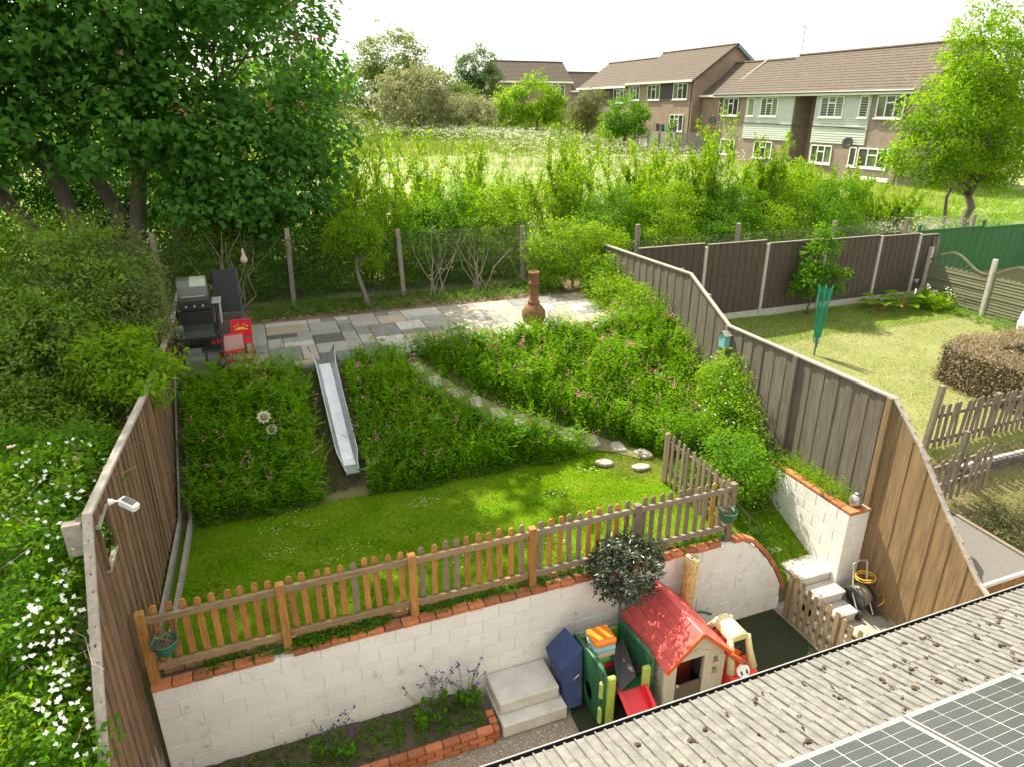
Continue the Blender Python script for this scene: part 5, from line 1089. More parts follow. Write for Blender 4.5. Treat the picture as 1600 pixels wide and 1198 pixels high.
skx = foliage('seed_keys', crown([((-.6, 17.9, 8.4), (2.8, 1.6, 2.6))], .06, .09, .05, T_DIA, .2, 14, .3, .8), lm('reddish_keys', (.25, .13, .07), (.34, .2, .1), .3), sy)

for x, y, zc, wh in ((-6.2, 23.2, 5.0, 'deep in the shade behind the leftmost stem'), (-3.0, 23.6, 5.2, 'in the gap between the middle stems'), (-4.6, 22.5, 4.4, 'between the left stems of the sycamore'), (-1.6, 22.0, 4.5, 'behind the right stems of the sycamore'), (-8.0, 21.5, 4.6, 'at the far left behind the sycamore')):
    tree('understorey_bush', (x, y, 3.1), 'dark shaded bush ' + wh, 'bush', [((x, y, zc), (2.0, 1.0, 1.5)), ((x + .9, y, zc + .8), (1.2, .9, 1.1))], L_SYC, .12, .07, 2.2, 26, r0=.05, clump=.35, group='bushes under the sycamore')
# evergreen and other shrubs beyond the left fence
tree('evergreen_shrub', (-3.6, 13.4, 2.9), 'large glossy evergreen shrub beyond the left fence under the sycamore', 'shrub', [((-3.4, 13.2, 4.4), (1.7, 1.5, 1.5)), ((-4.8, 12.2, 4.1), (1.6, 1.5, 1.6)), ((-3.2, 11.5, 3.8), (1.1, 1.1, 1.2))], L_EVG, .085, .034, 2.4, 30, r0=.07, clump=.24, shell=.6)
tree('variegated_shrub', (-2.2, 14.6, 3), 'olive green shrub with pale edged leaves leaning over the left fence', 'shrub', [((-2.5, 14.3, 4.5), (.9, 1.2, 1.15)), ((-2.0, 12.7, 4.15), (.6, .8, .75))], lm('variegated_leaf', (.06, .11, .02), (.17, .20, .06), .3), .065, .03, 2.4, 30, r0=.05, clump=.2)
tree('ash_sapling', (-2.25, 10.9, 2.6), 'bright light green sapling spilling over the left board fence', 'sapling', [((-2.0, 10.9, 4.0), (.66, .8, .55)), ((-1.65, 10.4, 3.85), (.42, .6, .34))], L_YEL, .10, .038, 2.4, 24, r0=.02, clump=.2)
tree('evergreen_shrub', (-3.6, 9.9, 2.3), 'dark lower part of the evergreen hedge beside the pink rose', 'shrub', [((-3.7, 10.2, 3.2), (1.2, 1.1, 1.1)), ((-2.5, 9.6, 3.0), (.7, .9, .8))], L_EVG, .075, .03, 2.4, 28, r0=.05, clump=.22)
rb = tree('rose_bush', (-3.1, 8.8, 2.0), 'green rose bush with a few pink blooms at the left edge', 'shrub', [((-3.1, 8.8, 3.25), (.85, .8, .75)), ((-2.35, 9.0, 3.35), (.5, .6, .5))], L_MID, .065, .035, 2.4, 26, r0=.02, clump=.2)
P = np.array([(-2.78, 8.35, 3.95), (-3.05, 8.3, 3.8), (-2.2, 8.3, 3.7), (-3.3, 8.0, 3.6)]); P = np.repeat(P, 6, 0); D = rng.normal(size=P.shape); foliage('bloom', leafmesh(P, D * [1, 1, .3], np.tile([0, -.3, 1.], (len(P), 1)), lw(len(P), .055, .05)), lm('rose_petal', (.75, .45, .42), (.8, .6, .55), .3), rb)
cm_ = tree('clematis', (-2.25, 6.8, 1.2), 'white flowering clematis tumbling over the left fence', 'climber', [((-2.35, 8.0, 3.55), (.55, .75, .42)), ((-2.2, 7.0, 3.35), (.4, .65, .5)), ((-2.3, 6.1, 2.85), (.42, .6, .6)), ((-2.15, 5.3, 2.3), (.36, .5, .55)), ((-2.9, 7.2, 2.9), (.6, .8, .55)), ((-3.0, 6.0, 2.2), (.6, .6, .6))], L_MID, .075, .04, 2.4, 26, r0=.02, clump=.17)
flo = []
cl_c = []
for c, r, n in [((-2.35, 8.0, 3.6), (.5, .7, .4), 45), ((-2.1, 7.0, 3.5), (.3, .6, .4), 45), ((-2.12, 6.1, 3.05), (.28, .55, .5), 75), ((-2.0, 5.35, 2.55), (.22, .45, .5), 55), ((-2.9, 7.4, 3.2), (.5, .6, .4), 50)]:
    d = unit(rng.normal(size=(n, 3)) + np.array([.5, -.7, 1.0])); cl_c.append(np.array(c) + d * np.array(r) * 1.04)
C = np.concatenate(cl_c); nC = len(C); Nn = unit(np.array([.35, -.75, 1.0]) + rng.normal(size=(nC, 3)) * .3)
X = unit(np.cross(Nn, rng.normal(size=(nC, 3)))); Y = np.cross(Nn, X)
for k in range(4): a = k * math.pi / 2; Dk = X * math.cos(a) + Y * math.sin(a); flo.append(leafmesh(C, Dk + Nn * .15, Nn, lw(nC, .024, .019, .35)))
foliage('blossom', joinvf(flo), F_WHITE, cm_)
foliage('young_leaves', crown([((-2.4, 7.6, 3.75), (.45, .7, .3)), ((-2.2, 6.4, 3.25), (.32, .5, .35)), ((-2.15, 5.5, 2.75), (.28, .4, .35))], 1.0, .07, .028, T_DIA, .15, 18, .6, .8), L_ASH, cm_)
m = MB()
for k in range(46):
    c = Vector((random.uniform(-2.7, -1.85), random.uniform(5.0, 8.2), 0)); c.z = lerp(c.y, [(5.0, 2.35), (6, 3.05), (7, 3.6), (8.2, 3.8)]) + random.uniform(-.3, .15); m.tube(wig(c, c + Vector((random.gauss(0, .3), random.gauss(0, .35), random.uniform(-.15, .25))), 4, .1), [.005, .0045, .004, .003, .002], 4)
m.obj('twigs', pm('tan_twig', (.32, .24, .14), (.22, .16, .09), 8, .9, rnd=0), cm_)['kind'] = 'stuff'
VF = []
P = np.stack([rng.uniform(-3.6, -2.3, 900), rng.uniform(4.6, 7.4, 900), np.zeros(900)], 1); P[:, 2] = gz(P[:, 0], P[:, 1])
D = np.stack([rng.normal(0, .35, 900), rng.normal(0, .35, 900), np.ones(900)], 1); tl = foliage('long_grass', leafmesh(P, D, rng.normal(size=P.shape), lw(900, .9, .03), T_BLADE), L_MID); stuff(tl); tl['label'] = 'rank long grass in the dark gap beyond the left fence'
rw = thing('stone_wall', (-2.4, 4.6, 0), 'broken pale stone wall in the bottom left corner under the clematis', 'wall')
for k in range(14): box('stone', (-2.75 + (k % 4) * .2 + random.uniform(-.03, .03), 4.65 + random.uniform(-.04, .04), .12 + (k // 4) * .2), (.19, .2, .18), pm('rubble', (.36, .33, .28), (.25, .22, .18), 8, .95, .5, rnd=.2) if k % 5 else BRICK, rw, rot=(random.gauss(0, .05), random.gauss(0, .05), random.gauss(0, .1)), ch=.02)
box('stone', (-2.5, 4.72, .5), (.9, .2, .9), MATS['rubble'], rw, ch=.03)

# planted banks: tall stems dense with narrow leaves
pat = lambda a, b, s: .5 + .5 * np.sin(a * 2.1 * s + 1.3 * np.sin(b * 1.7 * s)) * np.cos(b * 2.6 * s + np.sin(a * 1.9 * s))
def onpath(a, b, half):
    d = np.full(np.shape(a), 9.0)
    for (x0, y0), (x1, y1) in zip(SP[:10], SP[1:11]):
        vx, vy = x1 - x0, y1 - y0; t = np.clip(((a - x0) * vx + (b - y0) * vy) / (vx * vx + vy * vy), 0, 1)
        d = np.minimum(d, np.hypot(a - x0 - t * vx, b - y0 - t * vy))
    return d < half
def stems(a, b, h, k, l, w, lean=.12, z=None):
    n = len(a); z0 = gz(a, b) if z is None else z; base = np.stack([a, b, z0], 1); L = h * (1 + .3 * rng.normal(size=n)).clip(.5, 1.7)
    tip = base + np.stack([rng.normal(0, lean, n), rng.normal(0, lean, n) - .05, np.ones(n)], 1) * L[:, None]
    t = (rng.random((n, k)) ** .75)[..., None]; P = (base[:, None] * (1 - t) + tip[:, None] * t).reshape(-1, 3)
    az = rng.random(n * k) * 6.283; D = np.stack([np.cos(az), np.sin(az), rng.uniform(-.1, .9, n * k)], 1)
    N = np.stack([rng.normal(0, .3, n * k), rng.normal(0, .3, n * k), np.ones(n * k)], 1)
    sz = 1.15 - .45 * t.reshape(-1)
    W = lw(n * k, l, w); W *= sz[:, None]
    return leafmesh(P, D, N, W), tip
def bank_pts(n, a0, a1, b0, b1): return rng.uniform(a0, a1, n), rng.uniform(b0, b1, n)
topcut = lambda b: np.where(b > 11.8, .72, 1.0)
a, b = bank_pts(2500, -1.38, .78, 10.0, 12.36); q = (a < .42 + .25 * rng.random(len(a))); a, b = a[q], b[q]; v, t = stems(a, b, (.34 + .26 * pat(a, b, 1.7)) * topcut(b), 16, .095, .026, .16); bankL = v; tipL = t
a, b = bank_pts(4800, 1.36, 5.6, 9.98, 12.36); q = ~onpath(a, b, .20 + .1 * rng.random(len(a))) & (b < 12.5 - (a - 2.5) * .78 - .1 * rng.random(len(a)) * 2); a, b = a[q], b[q]; v, t = stems(a, b, (.32 + .26 * pat(a, b, 1.6)) * topcut(b), 16, .085, .025, .16); bankM = v; tipM = t
a, b = bank_pts(10500, 2.5, 8.45, 9.3, 12.5); q = ~onpath(a, b, .17 + .1 * rng.random(len(a))) & (b > 12.48 - (a - 2.5) * .76) & ~((a < 6.2) & (b < 10.2)); a, b = a[q], b[q]; v, t = stems(a, b, (.34 + .3 * pat(a, b, 1.5)) * topcut(b), 16, .08, .025, .16); bankR = v; tipR = t
def bank_plant(name, vf, tp, npk, label):
    c = tp[rng.random(len(tp)) < .22]; c = c[rng.permutation(len(c))]; h = len(c) // 2
    v2, t2 = stems(c[:, 0], c[:, 1], .30, 12, .05, .014, .25, z=c[:, 2] - .12); o = stuff(foliage('tall_weeds', v2, L_YEL)); o['label'] = 'taller light green shoots on ' + label
    g = c[:h // 5]; k = 3; P = np.repeat(g, k, 0) + rng.normal(size=(len(g) * k, 3)) * [.06, .06, 0]; P[:, 2] = gz(P[:, 0], P[:, 1]) + .15
    o = stuff(foliage('tall_grass', leafmesh(P, np.stack([rng.normal(0, .4, len(P)), rng.normal(0, .4, len(P)), np.ones(len(P))], 1), rng.normal(size=P.shape), lw(len(P), .6, .012), T_BLADE), L_FIELD)); o['label'] = 'seeding grasses on ' + label
    o = stuff(foliage(name, vf, L_BANK)); o['label'] = label
    if npk:
        c = tp[rng.integers(0, len(tp), npk)]; k = 9; C = np.repeat(c, k, 0) + rng.normal(size=(npk * k, 3)) * [.03, .03, .05] + [0, 0, .06]
        f = stuff(foliage('campion_flowers', leafmesh(C, rng.normal(size=C.shape), rng.normal(size=C.shape) + [0, -.5, 1], lw(len(C), .027, .025)), F_PINK)); f['label'] = 'pink campion flowers on ' + label
bank_plant('bank_plants', bankL, tipL, 34, 'the dark planted bank left of the slide')
bank_plant('bank_plants', bankM, tipM, 60, 'the planted bank between the slide and the stone path')
bank_plant('bank_plants', bankR, tipR, 190, 'the sunny planted bank right of the stone path')
# broad-leaved docks and dead stalks mixed into the banks
allt = np.concatenate([tipL, tipM, tipR]); pk = allt[rng.permutation(len(allt))[:150]]; k = 9; C = np.repeat(pk, k, 0); az = rng.random(len(C)) * 6.283
o = stuff(foliage('dock_leaves', leafmesh(C - [0, 0, .12] + rng.normal(size=C.shape) * .03, np.stack([np.cos(az), np.sin(az), rng.uniform(.1, .8, len(C))], 1), np.tile([0, 0, 1.], (len(C), 1)), lw(len(C), .20, .07)), lm('dock_leaf', (.05, .15, .012), (.14, .28, .02), .45))); o['label'] = 'broad dock leaves scattered through the planted banks'
pk = allt[rng.permutation(len(allt))[:260]]; o = stuff(foliage('dead_stalks', leafmesh(pk - [0, 0, .3], rng.normal(size=pk.shape) * .18 + [0, 0, 1], rng.normal(size=pk.shape), lw(len(pk), .55, .014), T_BLADE), lm('dead_stalk', (.22, .16, .08), (.36, .29, .17), .2))); o['label'] = 'dry brown stalks standing in the planted banks'
a, b = bank_pts(900, -1.4, 5.3, 9.9, 10.2); b = b + .06 * np.sin(a * 5) ; q = (a < .5) | (a > 1.3); v, t = stems(a[q], b[q], .10, 8, .05, .02, .5); o = stuff(foliage('weeds', v, L_MID)); o['label'] = 'low weeds where the lawn meets the planted bank'
def shrub(name, label, blobs, leaf, l, w, lai, per=24, clump=.2, group=None, cat='shrub', shell=.4, r0=.03, base=None):
    c = blobs[0][0]; return tree(name, base or (c[0], c[1], float(gz(c[0], c[1]))), label, cat, blobs, leaf, l, w, lai, per, r0=r0, clump=clump, shell=shell, group=group)
shrub('bramble_shrub', 'yellow green bramble along the grey fence beside the patio end', [((7.95, 13.9, 3.3), (.55, .9, .5)), ((8.1, 14.9, 3.5), (.5, .7, .6)), ((8.0, 12.9, 3.25), (.55, .7, .5))], L_YEL, .055, .03, 2.4, base=(8.0, 13.8, 3.0))
shrub('snowberry_shrub', 'leafy shrub with small white flowers against the grey fence below the bird box', [((8.05, 9.8, 2.35), (.5, .75, .8)), ((7.7, 9.0, 2.0), (.6, .7, .65)), ((7.45, 8.4, 1.6), (.6, .6, .55))], L_ASH, .055, .03, 2.4)
Pw = np.array([(7.7, 9.0, 2.1), (8.05, 9.8, 2.5)])[rng.integers(0, 2, 60)] + unit(rng.normal(size=(60, 3)) + [-.4, -.6, .6]) * .66; o = foliage('white_flowers', leafmesh(Pw, rng.normal(size=Pw.shape), rng.normal(size=Pw.shape) + [0, 0, 1], lw(60, .035, .03)), F_WHITE, [x for x in col.objects if x.name.startswith('snowberry')][0])
shrub('ivy_shrub', 'low ivy and weeds spilling beside the right picket corner above the steps', [((6.75, 7.6, 2.4), (.5, .7, .28)), ((6.6, 8.4, 1.6), (.45, .5, .3)), ((7.1, 7.15, .95), (.28, .35, .22))], L_MID, .045, .03, 2.4, clump=.12)
shrub('ivy_shrub', 'dark green ivy hanging at the far end of the white planter', [((8.05, 8.35, 1.55), (.22, .3, .4)), ((7.85, 8.25, 1.1), (.3, .3, .4))], L_EVG, .05, .032, 2.4, clump=.12, base=(8.0, 8.4, .9))
lv = thing('planter_herbs', (8.4, 7.5, 1.56), 'feathery green herbs growing in the white planter', 'plant')
a, b = bank_pts(330, 8.14, 8.5, 6.8, 8.3); v, t = stems(a, b, .26, 16, .05, .008, .3, z=np.full(330, 1.56)); foliage('leaves', v, L_YEL, lv)
# weeds on the wall top and in the raised bed
for (x0, x1, y0, y1, z, n, h, lab) in [(-.1, 1.0, 6.72, 6.95, 1.53, 150, .10, 'bright green ivy on the wall top below the left half of the picket fence'), (-1.2, .0, 6.75, 6.95, 1.53, 120, .07, 'low dark weeds at the left end of the wall top'), (1.3, 3.2, 6.78, 6.96, 1.53, 260, .10, 'grey green weeds along the middle of the wall top'), (3.3, 6.0, 6.8, 7.0, 1.53, 240, .10, 'weeds along the right end of the wall top'), (-1.3, 2.0, 6.15, 6.68, .17, 420, .08, 'small weeds in the brick raised bed'), (6.8, 8.0, 7.1, 9.2, None, 420, .12, 'trodden grass and weeds on the path above the steps')]:
    a, b = bank_pts(n, x0, x1, y0, y1); v, t = stems(a, b, h, 9, .055 if 'ivy' in lab else .05, .035 if 'ivy' in lab else .014, .5, z=None if z is None else np.full(n, z)); o = stuff(foliage('weeds', v, L_MID)); o['label'] = lab
def columbine(x, y, z, s, label):
    p = thing('columbine', (x, y, z), label, 'plant', 'columbines in the brick bed')
    foliage('leaves', crown([((x, y, z + .16 * s), (.2 * s, .18 * s, .16 * s))], 1.1, .06, .05, T_LOBE, .07, 14, .6, .3), L_MID, p); m = MB(); fl = []
    for k in range(int(16 * s)):
        e = Vector((x + random.gauss(.0, .16) * s, y + random.gauss(0, .1) * s, z + random.uniform(.38, .66) * s)); m.tube(wig((x + random.gauss(0, .03), y, z + .1), e, 3, .05), .003, 4)
        for q in range(5): fl.append(e + Vector((random.gauss(0, .012), random.gauss(0, .012), random.gauss(0, .01))))
    m.obj('stems', pm('stem_green', (.10, .14, .05), rnd=0), p); P = np.array(fl); foliage('flowers', leafmesh(P, rng.normal(size=P.shape), rng.normal(size=P.shape) + [0, -.4, 1], lw(len(P), .032, .026)), F_PURP, p)
columbine(.18, 6.35, .17, 1.05, 'small purple columbine at the left of the brick raised bed'); columbine(1.42, 6.38, .17, 1.35, 'tall purple columbine near the middle of the brick raised bed'); columbine(1.9, 6.5, .17, 1.1, 'purple columbine beside the white concrete steps')
# clipped bay on a clear stem
by = thing('bay_tree', (4.12, 6.5, 0), 'dark clipped ball bay tree hanging over the playhouse by the wall', 'tree')
MB().tube(wig((4.12, 6.55, .3), (4.12, 6.55, 1.6), 3, .01), .022, 7).obj('trunk', BARK, by); MB().lathe([(.12, 0), (.17, .28), (.18, .3), (.16, .3), (.15, .27), (0, .27)], (4.14, 6.55, .0), 16).obj('pot', pm('terracotta', (.35, .14, .07), rnd=0), by)
foliage('crown', crown([((4.12, 6.5, 1.76), (.5, .48, .42))], 4.2, .07, .03, T_DIA, .085, 14, .5, .55), L_BAY, by)

# scrub behind the chain-link fence
bl = [(-.9, 'under the sycamore right of the barbecue', L_EVG), (.9, 'left of the small leaning tree', L_MID), (2.9, 'behind the small leaning tree', L_YEL), (4.6, 'behind the chain link left of the chiminea', L_MID), (6.2, 'straight behind the chiminea', L_YEL), (9.6, 'behind the corner of the two fences', L_MID), (11.7, 'behind the left half of the dark panel fence', L_YEL), (13.9, 'behind the middle of the dark panel fence', L_MID), (16.2, 'behind the right half of the dark panel fence', L_YEL), (18.3, 'behind the end of the dark panel fence', L_MID)]
for i, (x, wh, lf_) in enumerate(bl):
    zt = 4.2 if x < 9 else 3.95
    shrub('scrub_bush', 'dense scrub bush ' + wh, [((x, 17.8, zt), (1.2, .8, 1.0 if x < 9 else .75)), ((x + .7, 18.5, zt + .5), (1.1, .8, .85)), ((x - .6, 17.3, zt - .35), (.8, .5, .65)), ((x + .6, 17.15, zt - .5), (.6, .35, .5))], lf_, .07, .037, 2.2, 24, .24, 'scrub bushes behind the chain link fence', 'bush', base=(x, 17.9, 2.9))
shrub('hedge_bush', 'leafy green bush at the patio corner beside the grey fence end', [((7.7, 16.0, 4.1), (1.25, .6, .75)), ((8.7, 16.1, 3.9), (.7, .6, .8)), ((7.2, 16.0, 3.6), (.5, .4, .5)), ((8.3, 15.75, 3.4), (.5, .4, .4))], L_YEL, .065, .036, 2.4, 26, base=(7.9, 16.1, 3.0))
t = tree('small_tree', (2.46, 15.85, 3.0), 'small leaning tree with a bare trunk in front of the chain link fence', 'tree', [((2.35, 16.3, 4.75), (.62, .5, .5)), ((2.6, 16.25, 4.3), (.35, .35, .5)), ((2.0, 16.4, 4.6), (.5, .4, .35))], L_YEL, .06, .034, 2.4, 26, r0=.055, clump=.17, fork=(2.32, 16.2, 4.2))
for x, s in ((-.4, 1), (5.3, .8), (6.9, .8), (4.2, .7)):
    m = MB()
    for k in range(9): m.tube(wig((x + random.gauss(0, .15), 16.2, 3.0), (x + random.gauss(0, .6), 16.4 + random.gauss(0, .2), 4.2 + random.random() * .7), 4, .04), [.014, .012, .01, .007, .004], 4)
    tag(m.obj('bare_stems', pm('pale_twig', (.26, .22, .16), (.18, .15, .11), 6, .9, rnd=.1)), {-.4: 'tangle of bare twigs behind the barbecue', 5.3: 'bare pale stems left of the chiminea', 6.9: 'bare pale stems just right of the chiminea', 4.2: 'bare pale stems midway along the chain link fence'}[x], 'twigs')
# sparse ground plants at the foot of the chain link
a, b = bank_pts(1100, -.2, 7.6, 15.65, 16.6); v, t = stems(a, b, .16, 9, .07, .022, .4); o = stuff(foliage('weeds', v, L_MID)); o['label'] = 'weeds at the foot of the chain link fence'
n = 800; P = np.stack([rng.uniform(-.3, 7.9, n), rng.uniform(15.6, 16.6, n), np.full(n, 3.04)], 1); o = stuff(foliage('fallen_leaves', leafmesh(P, rng.normal(size=P.shape) * [1, 1, .2], np.tile([0, 0, 1.], (n, 1)) + rng.normal(size=P.shape) * .3, lw(n, .08, .05)), F_LIT)); o['label'] = 'dead brown leaves on the strip behind the patio'

# young shrubs with upright whippy shoots between the fence and the field
def whips(x, y, z, top, n, spread, l=.085):
    parts = []; m = MB()
    for k in range(n):
        b0 = Vector((x + random.gauss(0, .25), y + random.gauss(0, .25), z)); e = Vector((x + random.gauss(0, spread), y + random.gauss(0, spread), z + (top - z) * random.uniform(.45, 1.05)))
        pts = wig(b0, e, 5, .03); m.tube(pts, [.022, .018, .015, .011, .008, .004], 4)
        for sd in range(3):
            i = random.randint(1, 3); s0 = pts[i]; e2 = s0 + Vector((random.gauss(0, .35), random.gauss(0, .35), random.uniform(.4, 1.0))); p2 = wig(s0, e2, 3, .04); m.tube(p2, [.01, .008, .006, .003], 4); pts2 = p2
            A = np.array([list(p) for p in pts2]); tt = rng.random(110) * 2.99; i0 = tt.astype(int); Pq = A[i0] + (A[i0 + 1] - A[i0]) * (tt - i0)[:, None] + rng.normal(size=(110, 3)) * .035
            Dq = rng.normal(size=Pq.shape) + [0, 0, .7]; parts.append(leafmesh(Pq, Dq, rng.normal(size=Pq.shape) + [0, 0, .8], lw(110, l, l * .5)))
        A = np.array([list(p) for p in pts]); nl = 300; tt = 1.2 + rng.random(nl) * 3.79; i0 = tt.astype(int); Pq = A[i0] + (A[i0 + 1] - A[i0]) * (tt - i0)[:, None] + rng.normal(size=(nl, 3)) * .05
        parts.append(leafmesh(Pq, rng.normal(size=Pq.shape) + [0, 0, .7], rng.normal(size=Pq.shape) + [0, 0, .8], lw(nl, l, l * .5)))
    return m, joinvf(parts)
WS = [(2.3, 18.9, 6.6, 9), (3.6, 19.4, 7.0, 9), (4.9, 18.8, 6.3, 8), (6.0, 19.8, 6.6, 8), (7.3, 18.9, 6.2, 8), (8.7, 19.2, 7.0, 9), (9.6, 20.0, 7.1, 8), (11.0, 19.0, 6.6, 9), (12.4, 19.6, 6.6, 12), (13.6, 18.8, 6.8, 13), (14.8, 19.3, 7.3, 14), (16.2, 18.9, 6.6, 14), (17.6, 19.3, 6.2, 14), (19.2, 18.8, 5.7, 13), (20.8, 19.0, 5.2, 11), (22.0, 18.7, 4.8, 10)]
ordn = ['leftmost', 'second', 'third', 'fourth', 'fifth', 'sixth', 'seventh', 'eighth', 'ninth', 'tenth', 'eleventh', 'twelfth', 'thirteenth', 'fourteenth', 'fifteenth', 'rightmost']
for i, (x, y, top, n) in enumerate(WS):
    t = thing('young_shrub', (x, y, 3), '%s of the whippy light green shrubs at the field edge%s' % (ordn[i], '' if i in (0, 15) else ', counted from left'), 'shrub', 'young shrubs along the field edge')
    m, vf = whips(x, y, float(gz(x, y)), top, n, .66); m.obj('stems', BARK, t); foliage('leaves', vf, (L_YEL, L_ASH, L_MID)[i % 3] if i % 3 < 2 else L_YEL, t)

for i, (x, y, top, n) in enumerate([(.6, 20.8, 6.7, 11), (2.9, 21.5, 7.1, 11), (5.2, 21.2, 6.9, 11), (7.2, 21.6, 6.9, 11), (10.4, 21.6, 7.1, 11), (13.0, 21.4, 6.9, 11)]):
    t = thing('young_shrub', (x, y, 3), '%s whippy shrub of the back row, further into the field%s' % (('leftmost', 'second', 'third', 'fourth', 'fifth', 'rightmost')[i], '' if i in (0, 5) else ', counted from left'), 'shrub', 'back row of young shrubs in the field')
    m, vf = whips(x, y, float(gz(x, y)), top, n, .8); m.obj('stems', BARK, t); foliage('leaves', vf, (L_ASH, L_YEL)[i % 2], t)
# rough bushes scattered over the near field
for i, (x, y, r_, wh) in enumerate([(-1.5, 24, 1.6, 'just right of the sycamore stems'), (15.5, 23.5, 1.5, 'before the middle of the flats'), (19.8, 23.0, 1.5, 'before the right half of the flats'), (23.5, 25.5, 1.4, 'left of the bright tree on the right')]):
    z_ = float(gz(x, y)); tree('field_shrub', (x, y, z_), 'loose light green field shrub ' + wh, 'shrub', [((x, y, z_ + r_ * .7), (r_, r_ * .8, r_ * .8)), ((x + r_ * .7, y + .4, z_ + r_ * .5), (r_ * .7, r_ * .6, r_ * .5))], (L_YEL, L_ASH, L_MID)[i % 3], .11, .055, 1.7, 24, r0=.04, clump=.3, shell=.4, group='shrubs in the near field')
# trees and bushes across the field
FT = [('field_tree', (18, 85, 5.4), 'tall bright tree at the left end of the far hedge', [((18, 85, 12.5), (4.0, 3.4, 3.4)), ((15.2, 85, 9.2), (3.4, 3, 3.2)), ((20.5, 86, 9.5), (3, 3, 3))], L_FAR),
      ('field_tree', (32.5, 100, 5.9), 'round crowned dark green tree rising above the far hedge', [((33, 100, 12.8), (3.0, 2.8, 2.7)), ((31.5, 100, 10), (2.6, 2.5, 2.2)), ((34.8, 100, 10.4), (2.4, 2.4, 2.2))], lm('darker_far_leaf', (.035, .09, .018), (.08, .15, .03), .35)),
      ('hawthorn_tree', (16.4, 70, 4.9), 'pale blossoming hawthorn forming a dome in the far hedge', [((16.4, 70, 8.6), (4.0, 3.0, 2.9)), ((18.6, 69.5, 7.4), (2.4, 2.2, 2))], L_HAW),
      ('field_tree', (22.5, 86, 5.4), 'loose light green tree between the tall tree and the dark round one', [((23.5, 88, 9.5), (3.2, 2.6, 2.8)), ((26.8, 88, 8.2), (2.8, 2.4, 2.2))], L_FAR),
      ('field_bush', (21.6, 71, 4.9), 'small grey green bush right of the blossoming hawthorn', [((21.6, 71, 7.1), (2.2, 1.8, 1.7)), ((24.2, 73, 7.2), (2, 1.8, 1.5))], L_HAW),
      ('field_tree', (31.8, 75, 5), 'rounded bright bush tree in front of the far detached house', [((31.6, 75, 8.4), (2.7, 2.3, 2.5)), ((29.2, 76, 7.6), (2.4, 2, 2)), ((33.6, 75, 7.2), (1.7, 1.6, 1.8))], L_ASH),
      ('field_bush', (29.8, 52, 4.3), 'dense round green bush beside the grey yard fence', [((29.8, 52, 6.8), (1.75, 1.5, 1.7)), ((30.9, 52, 6.3), (1.2, 1.2, 1.3)), ((28.8, 52.2, 6), (1.1, 1.1, 1.2))], L_MID),
      ('field_bush', (31.4, 62, 4.5), 'darker olive bush left of the dense round green one', [((31.2, 61, 7.6), (1.7, 1.5, 1.6)), ((30.2, 61, 6.6), (1.5, 1.4, 1.4))], lm('olive_leaf', (.09, .12, .03), (.16, .17, .05), .3)),
      ('field_tree', (6, 92, 5.6), 'tall light tree at the far left just right of the sycamore', [((9, 95, 11.5), (4, 3.4, 3.6)), ((4, 92, 10), (4, 3.5, 3.8)), ((12.2, 92, 8.6), (3, 2.6, 3))], L_FAR)]
for nm, bs_, lab, blobs, lf_ in FT:
    far = bs_[1] > 65; tree(nm, bs_, lab, 'tree' if 'tree' in nm else 'bush', blobs, lf_, .26 if far else .16, .15 if far else .09, 2.4, 24, r0=.14, clump=.6 if far else .33, shell=.45)
hd = []
for k in range(26): x = -14 + k * 2.3; hd.append(((x, 84 - .28 * k + random.gauss(0, 1), 6.1 + random.random() * .5), (1.9, 1.6, 1.1 + random.random() * .4)))
o = stuff(foliage('field_hedge', crown(hd, 1.2, .24, .13, T_DIA, .5, 22, .5, .45), L_FAR)); o['label'] = 'low bramble hedge closing the far side of the field'
hd = [((x, 150 + 12 * math.sin(x), 9), (9, 6, 4.5)) for x in range(-120, 40, 12)]
o = stuff(foliage('distant_wood', crown(hd, 1.2, .9, .6, T_DIA, 1.6, 26, .5, .6), L_FAR)); o['label'] = 'distant line of trees beyond the field'
# bright ash tree on the right
tree('ash_tree', (27.4, 19.7, 2.8), 'bright yellow green tree in front of the flats on the right', 'tree', [((26.1, 19.6, 9.1), (1.8, 1.8, 2.0)), ((24.7, 19.5, 7.2), (1.9, 1.7, 1.5)), ((28.2, 20, 8.2), (2.4, 2.1, 2.1)), ((26.4, 19.2, 6.5), (2.2, 1.7, 1.4)), ((29.6, 20, 6.4), (2.4, 2, 1.8)), ((23.7, 19.4, 5.7), (1.5, 1.2, .9)), ((25.2, 19.0, 5.3), (1.5, 1.1, .7)), ((27.6, 19.0, 5.2), (1.3, 1.0, .6))], L_ASH, .155, .058, 1.8, 26, r0=.16, fork=(27.2, 19.8, 4.6), clump=.33, shell=.35, ntip=3)
sp2 = tag(limbs((26.3, 19.9, 2.8), [(25.6, 19.8, 6), (26.6, 20, 6.5)], .075, (26.25, 19.85, 4.6)).obj('slim_tree_trunk', BARK, None, True), 'slim bare trunk standing left of the bright tree', 'trunk')
